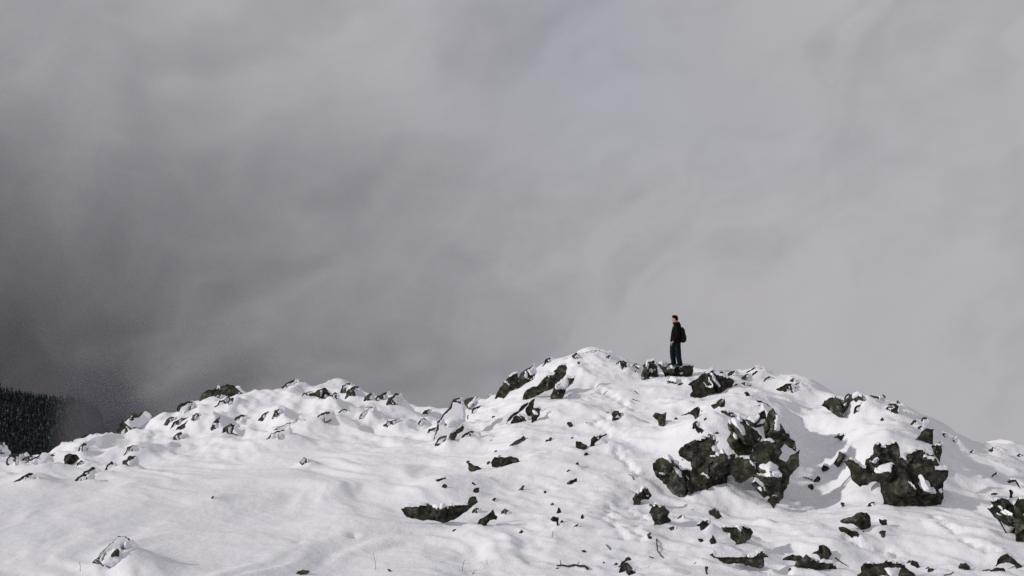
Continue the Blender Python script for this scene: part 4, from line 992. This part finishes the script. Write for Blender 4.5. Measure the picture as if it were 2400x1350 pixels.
o, b = tube('grass_tuft', [(1108, 1346), (1112, 1340), (1118, 1333)], .004, .003, M_GRASS, 'small tuft of rimed grass below the hooked-tip stalk', 'grass', jit=.004)
for a in ((-.05, 0, .10), (.03, .02, .12), (.09, -.02, .07)): spur(o, (0, 0, 0), a, .004)
o, b = tube('branch', [(1306, 1330), (1318, 1328), (1333, 1331), (1345, 1328), (1358, 1330), (1370, 1333), (1379, 1338)], .016, .030, M_TWIG, 'gnarled dead branch lying on the snow at the bottom edge', 'branch', lying=True, lift=.03, seed=4, jit=.02)
spur(o, (.09, 0, .02), (.07, .01, .13), .012); spur(o, (.45, 0, .02), (.50, -.02, .10), .010)
tube('branch', [(1538, 1269), (1540, 1280), (1543, 1293), (1550, 1305), (1556, 1310)], .016, .010, M_TWIG, 'thin bent branch hanging down the snow below the broken dark stone', 'branch', lying=True, lift=.015, seed=6)
tube('twig', [(1882, 1121), (1891, 1124), (1905, 1127)], .010, .014, M_TWIG, 'straight twig touching the round stone in the shaded gully', 'twig', lying=True, lift=.02, seed=7)
tube('twig', [(1959, 1314), (1972, 1321), (1988, 1331)], .016, .006, M_TWIG, 'straight dark twig right of the humped foreground rock', 'twig', lying=True, lift=.02, seed=8)
tube('twig', [(1487, 917), (1492, 921), (1497, 925)], .012, .008, M_TWIG, 'upper of two short twigs in the snow under the pointed rime rock', 'twig', lying=True, lift=.01, seed=9)
tube('twig', [(1481, 937), (1490, 940), (1500, 943)], .012, .008, M_TWIG, 'lower of two short twigs in the snow under the pointed rime rock', 'twig', lying=True, lift=.01, seed=10)
tube('twig', [(1421, 1279), (1427, 1287), (1431, 1291)], .010, .014, M_TWIG, 'short dark twig above the forked bit of stone', 'twig', lying=True, lift=.015, seed=11)
tube('twig', [(1522, 1308), (1529, 1309), (1534, 1310)], .012, .010, M_TWIG, 'short dark twig left of the thin bent branch', 'twig', lying=True, lift=.015, seed=12)
tube('twig', [(2214, 1350), (2228, 1347), (2236, 1345)], .012, .008, M_TWIG, 'faint twig at the bottom edge near the right corner', 'twig', lying=True, lift=.012, seed=13)
tube('twig', [(1474, 1115), (1481, 1120), (1486, 1126)], .008, .012, M_TWIG, 'short twig by the boot tracks left of the crag', 'twig', lying=True, lift=.012, seed=14)


# ------------------------------------------------------------------ the far side of the valley: wooded spur, cloud darkened in place of a mountain
M_FLOOR = plain('forest_floor_snow_and_scrub', (0.030, 0.034, 0.034), 0.95, 0.6, 0.08, 0.1)
def conifer_material():
    m, t, b = new_mat('frosted_conifer')
    geo = t.nodes.new('ShaderNodeNewGeometry')
    n = noise_node(t, geo.outputs['Position'], 0.55, 4, 0.7)
    rp = t.nodes.new('ShaderNodeValToRGB'); e = rp.color_ramp.elements
    e[0].position = 0.42; e[0].color = (0.008, 0.013, 0.012, 1); e[1].position = 0.56; e[1].color = (0.040, 0.052, 0.055, 1)
    x = e.new(0.66); x.color = (0.19, 0.21, 0.22, 1)
    t.links.new(n.outputs['Fac'], rp.inputs['Fac']); t.links.new(rp.outputs['Color'], b.inputs['Base Color'])
    b.inputs['Roughness'].default_value = 0.9; b.inputs['Specular IOR Level'].default_value = 0.1
    return m
M_CONIFER = conifer_material()

SPUR_D = 700.0
sx_u = np.array([-700, -300, -100, 0, 60, 120, 190, 230, 290, 400]); sx_v = np.array([810, 865, 900, 914, 922, 930, 945, 980, 1070, 1300])
def spur_z(x, y):
    u = CX + x / SPUR_D * F
    zc = CZ - (np.interp(u, sx_u, sx_v) - CY) / F * SPUR_D
    return zc - 0.75 * np.maximum(SPUR_D - y, 0) - 0.9 * np.maximum(y - SPUR_D, 0) + 2.5 * fbm2(x * 0.02, y * 0.02, 5, 4)
gx = np.linspace(-520, -150, 100); gy = np.linspace(560, 800, 70)
gX, gY = np.meshgrid(gx, gy)
tag(link('wooded_hillside', raw_mesh('wooded_hillside', np.column_stack([gX.ravel(), gY.ravel(), spur_z(gX, gY).ravel()]), grid_faces(100, 70)), M_FLOOR), kind='structure')
rng = np.random.default_rng(8)
def conifer():                                      # one jagged little spruce of unit height
    V, Fc = [], []
    for q in range(4):
        f0 = 0.08 + q / 4 * 0.80; f1 = min(1.0, f0 + 0.36)
        rr = 0.16 * (1 - f0) * 1.1 + 0.008; o = len(V); a0 = rng.uniform(0, 6.28)
        for k in range(7):
            a = a0 + k * 2 * math.pi / 7; w = rr * rng.uniform(0.6, 1.25)
            V.append((w * math.cos(a), w * math.sin(a), f0 - rng.uniform(0, 0.06)))
        V.append((0, 0, f1))
        for k in range(7): Fc.append((o + k, o + (k + 1) % 7, o + 7))
    o = len(V)
    for a in (0, 2.1, 4.2): V.append((.02 * math.cos(a), .02 * math.sin(a), -0.15))
    V.append((0, 0, .6))
    for k in range(3): Fc.append((o + k, o + (k + 1) % 3, o + 3))
    return np.array(V), np.array(Fc)
kinds = [conifer() for _ in range(10)]
N = 22000
tx, ty = rng.uniform(-500, -215, N), rng.uniform(600, 712, N)
tu = CX + tx / ty * F
m = (tu > -700) & (tu < 240) & ((tu > -80) | (rng.random(N) < 0.6))
tx, ty = tx[m], ty[m]
tz = spur_z(tx, ty) - 0.2
th_ = rng.uniform(2.0, 5.0, len(tx)) * np.where(rng.random(len(tx)) < 0.12, 1.4, 1.0)
tk = rng.integers(0, 10, len(tx)); tw = rng.uniform(0.8, 1.3, len(tx))
V, Fc, off_ = [], [], 0
for k, (kv, kf) in enumerate(kinds):
    w = np.where(tk == k)[0]
    if not len(w): continue
    v = kv[None] * th_[w][:, None, None]; v[:, :, :2] *= tw[w][:, None, None]
    v = v + np.stack([tx[w], ty[w], tz[w]], axis=1)[:, None]
    V.append(v.reshape(-1, 3)); Fc.append((kf[None] + (np.arange(len(w)) * len(kv))[:, None, None] + off_).reshape(-1, 3)); off_ += len(w) * len(kv)
V, Fc = np.vstack(V), np.vstack(Fc)
me = raw_mesh('forest', V, Fc, False)
tag(link('forest', me, M_CONIFER), 'dark frosted conifer forest on the far slope at left', 'forest', kind='stuff')

def cloud(name, ctl_, Dm, u0, u1, v0, v1, density, noise_amp, nx=340, nz=200, seed=11, scale=0.008, dark=None, veil=0.0):
    """a closed body of even mist, shade put into its dark colour and its varying depth"""
    K = np.array([(P(u, v, Dm)[0], P(u, v, Dm)[2]) for u, v, _ in ctl_])
    f = TPS(K / 100.0, np.array([c[2] for c in ctl_]), 0.02)
    xs = np.linspace((u0 - CX) / F * Dm, (u1 - CX) / F * Dm, nx); zs_ = np.linspace(CZ - (v1 - CY) / F * Dm, CZ - (v0 - CY) / F * Dm, nz)
    x, z = np.meshgrid(xs, zs_)
    xc = np.clip(x, K[:, 0].min(), K[:, 0].max()); zc_ = np.clip(z, K[:, 1].min(), K[:, 1].max())
    tau = np.maximum(f(xc / 100.0, zc_ / 100.0), 0.0)
    # wisps drawn out up to the right
    a, b = x * 0.80 + z * 0.60, -x * 0.60 + z * 0.80
    wx = fbm2(x * scale * 0.6 + 3, z * scale * 0.6, seed + 50, 3) * 40
    n = fbm2((a + wx) * scale * 0.9, (b + wx) * scale * 1.7, seed, 6, 0.62)
    n2 = fbm2((a + wx) * scale * 0.7 + 31, (b - wx) * scale * 1.3, seed + 91, 6, 0.6)
    tau = tau * np.clip(1 + noise_amp * n, 0.15, 3) + veil * np.maximum(0, n2 + 0.25)
    th = tau / density
    ex = np.minimum(np.arange(nx)[None, :], np.arange(nx)[::-1][None, :]); ez = np.minimum(np.arange(nz)[:, None], np.arange(nz)[::-1][:, None])
    th = th * np.clip(np.minimum(ex, ez) / 6.0, 0, 1) + 0.02
    sway = 20 * fbm2(x * 0.004, z * 0.004, seed + 9, 3)
    Vf = np.column_stack([x.ravel(), (Dm + sway - th / 2).ravel(), z.ravel()])
    Vb = np.column_stack([x.ravel(), (Dm + sway + th / 2).ravel(), z.ravel()])
    g = grid_faces(nx, nz); m = nx * nz
    i = np.arange(m).reshape(nz, nx)
    rim_ = np.concatenate([i[0, :-1], i[:-1, -1], i[-1, :0:-1], i[:0:-1, 0]])
    side = np.column_stack([rim_, np.roll(rim_, -1), np.roll(rim_, -1) + m, rim_ + m])
    me = raw_mesh(name, np.vstack([Vf, Vb]), np.vstack([g, g[:, ::-1] + m, side[:, ::-1]]))
    o = link(name, me, mist_material(name + '_air', density, dark))
    tag(o, kind='stuff')
    return o

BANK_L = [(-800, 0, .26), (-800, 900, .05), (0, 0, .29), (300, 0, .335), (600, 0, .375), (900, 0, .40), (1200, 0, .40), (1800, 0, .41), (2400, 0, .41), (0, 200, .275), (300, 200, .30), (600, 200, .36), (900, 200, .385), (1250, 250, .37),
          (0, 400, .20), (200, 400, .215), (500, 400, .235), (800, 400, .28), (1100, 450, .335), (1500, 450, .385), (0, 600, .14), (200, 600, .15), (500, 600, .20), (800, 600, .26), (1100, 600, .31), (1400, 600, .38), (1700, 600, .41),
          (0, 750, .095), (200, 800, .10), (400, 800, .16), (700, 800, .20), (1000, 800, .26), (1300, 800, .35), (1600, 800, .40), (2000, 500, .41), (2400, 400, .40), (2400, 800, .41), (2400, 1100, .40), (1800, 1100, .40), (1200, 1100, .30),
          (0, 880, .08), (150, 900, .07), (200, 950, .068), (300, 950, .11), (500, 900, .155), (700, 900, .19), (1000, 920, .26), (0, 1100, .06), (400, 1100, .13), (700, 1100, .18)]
# cloud depth shaped so its dark colour shades the sky to each tone
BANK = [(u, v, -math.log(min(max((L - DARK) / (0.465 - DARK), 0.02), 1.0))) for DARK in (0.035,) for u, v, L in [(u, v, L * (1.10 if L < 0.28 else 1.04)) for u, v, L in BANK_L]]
cloud('shade_tinted_cloud', BANK, 900.0, -1400, 3600, -600, 1500, 0.02, 0.20, dark=0.25, scale=0.015, veil=0.12)  # dark colour stands in for shaded cloud and the dark mountainside
WISP = [(-150, 860, 0), (-150, 1120, 0), (50, 880, 0), (50, 980, 0), (50, 1090, 0), (100, 900, .03), (95, 980, .03), (100, 1070, .05), (128, 915, .30), (118, 990, .35), (110, 1060, .40), (165, 925, .9), (150, 990, 1.0), (142, 1060, 1.1),
        (200, 910, .9), (200, 960, 2.3), (200, 1040, 2.5), (270, 910, .15), (270, 980, 1.0), (270, 1060, 1.3), (340, 940, .2), (340, 1010, .35), (430, 930, .1), (430, 1040, .15), (520, 900, .1), (520, 1040, .2), (600, 880, 0), (600, 1060, 0),
        (100, 850, .0), (200, 850, .05), (300, 850, .0), (400, 860, .0), (200, 790, 0), (0, 800, 0), (400, 780, 0)]
cloud('shade_tinted_mist', WISP, 590.0, -60, 640, 760, 1200, 0.05, 0.24, 140, 90, 23, 0.028, dark=0.21)  # mist in shadow, its shade put into the dark colour
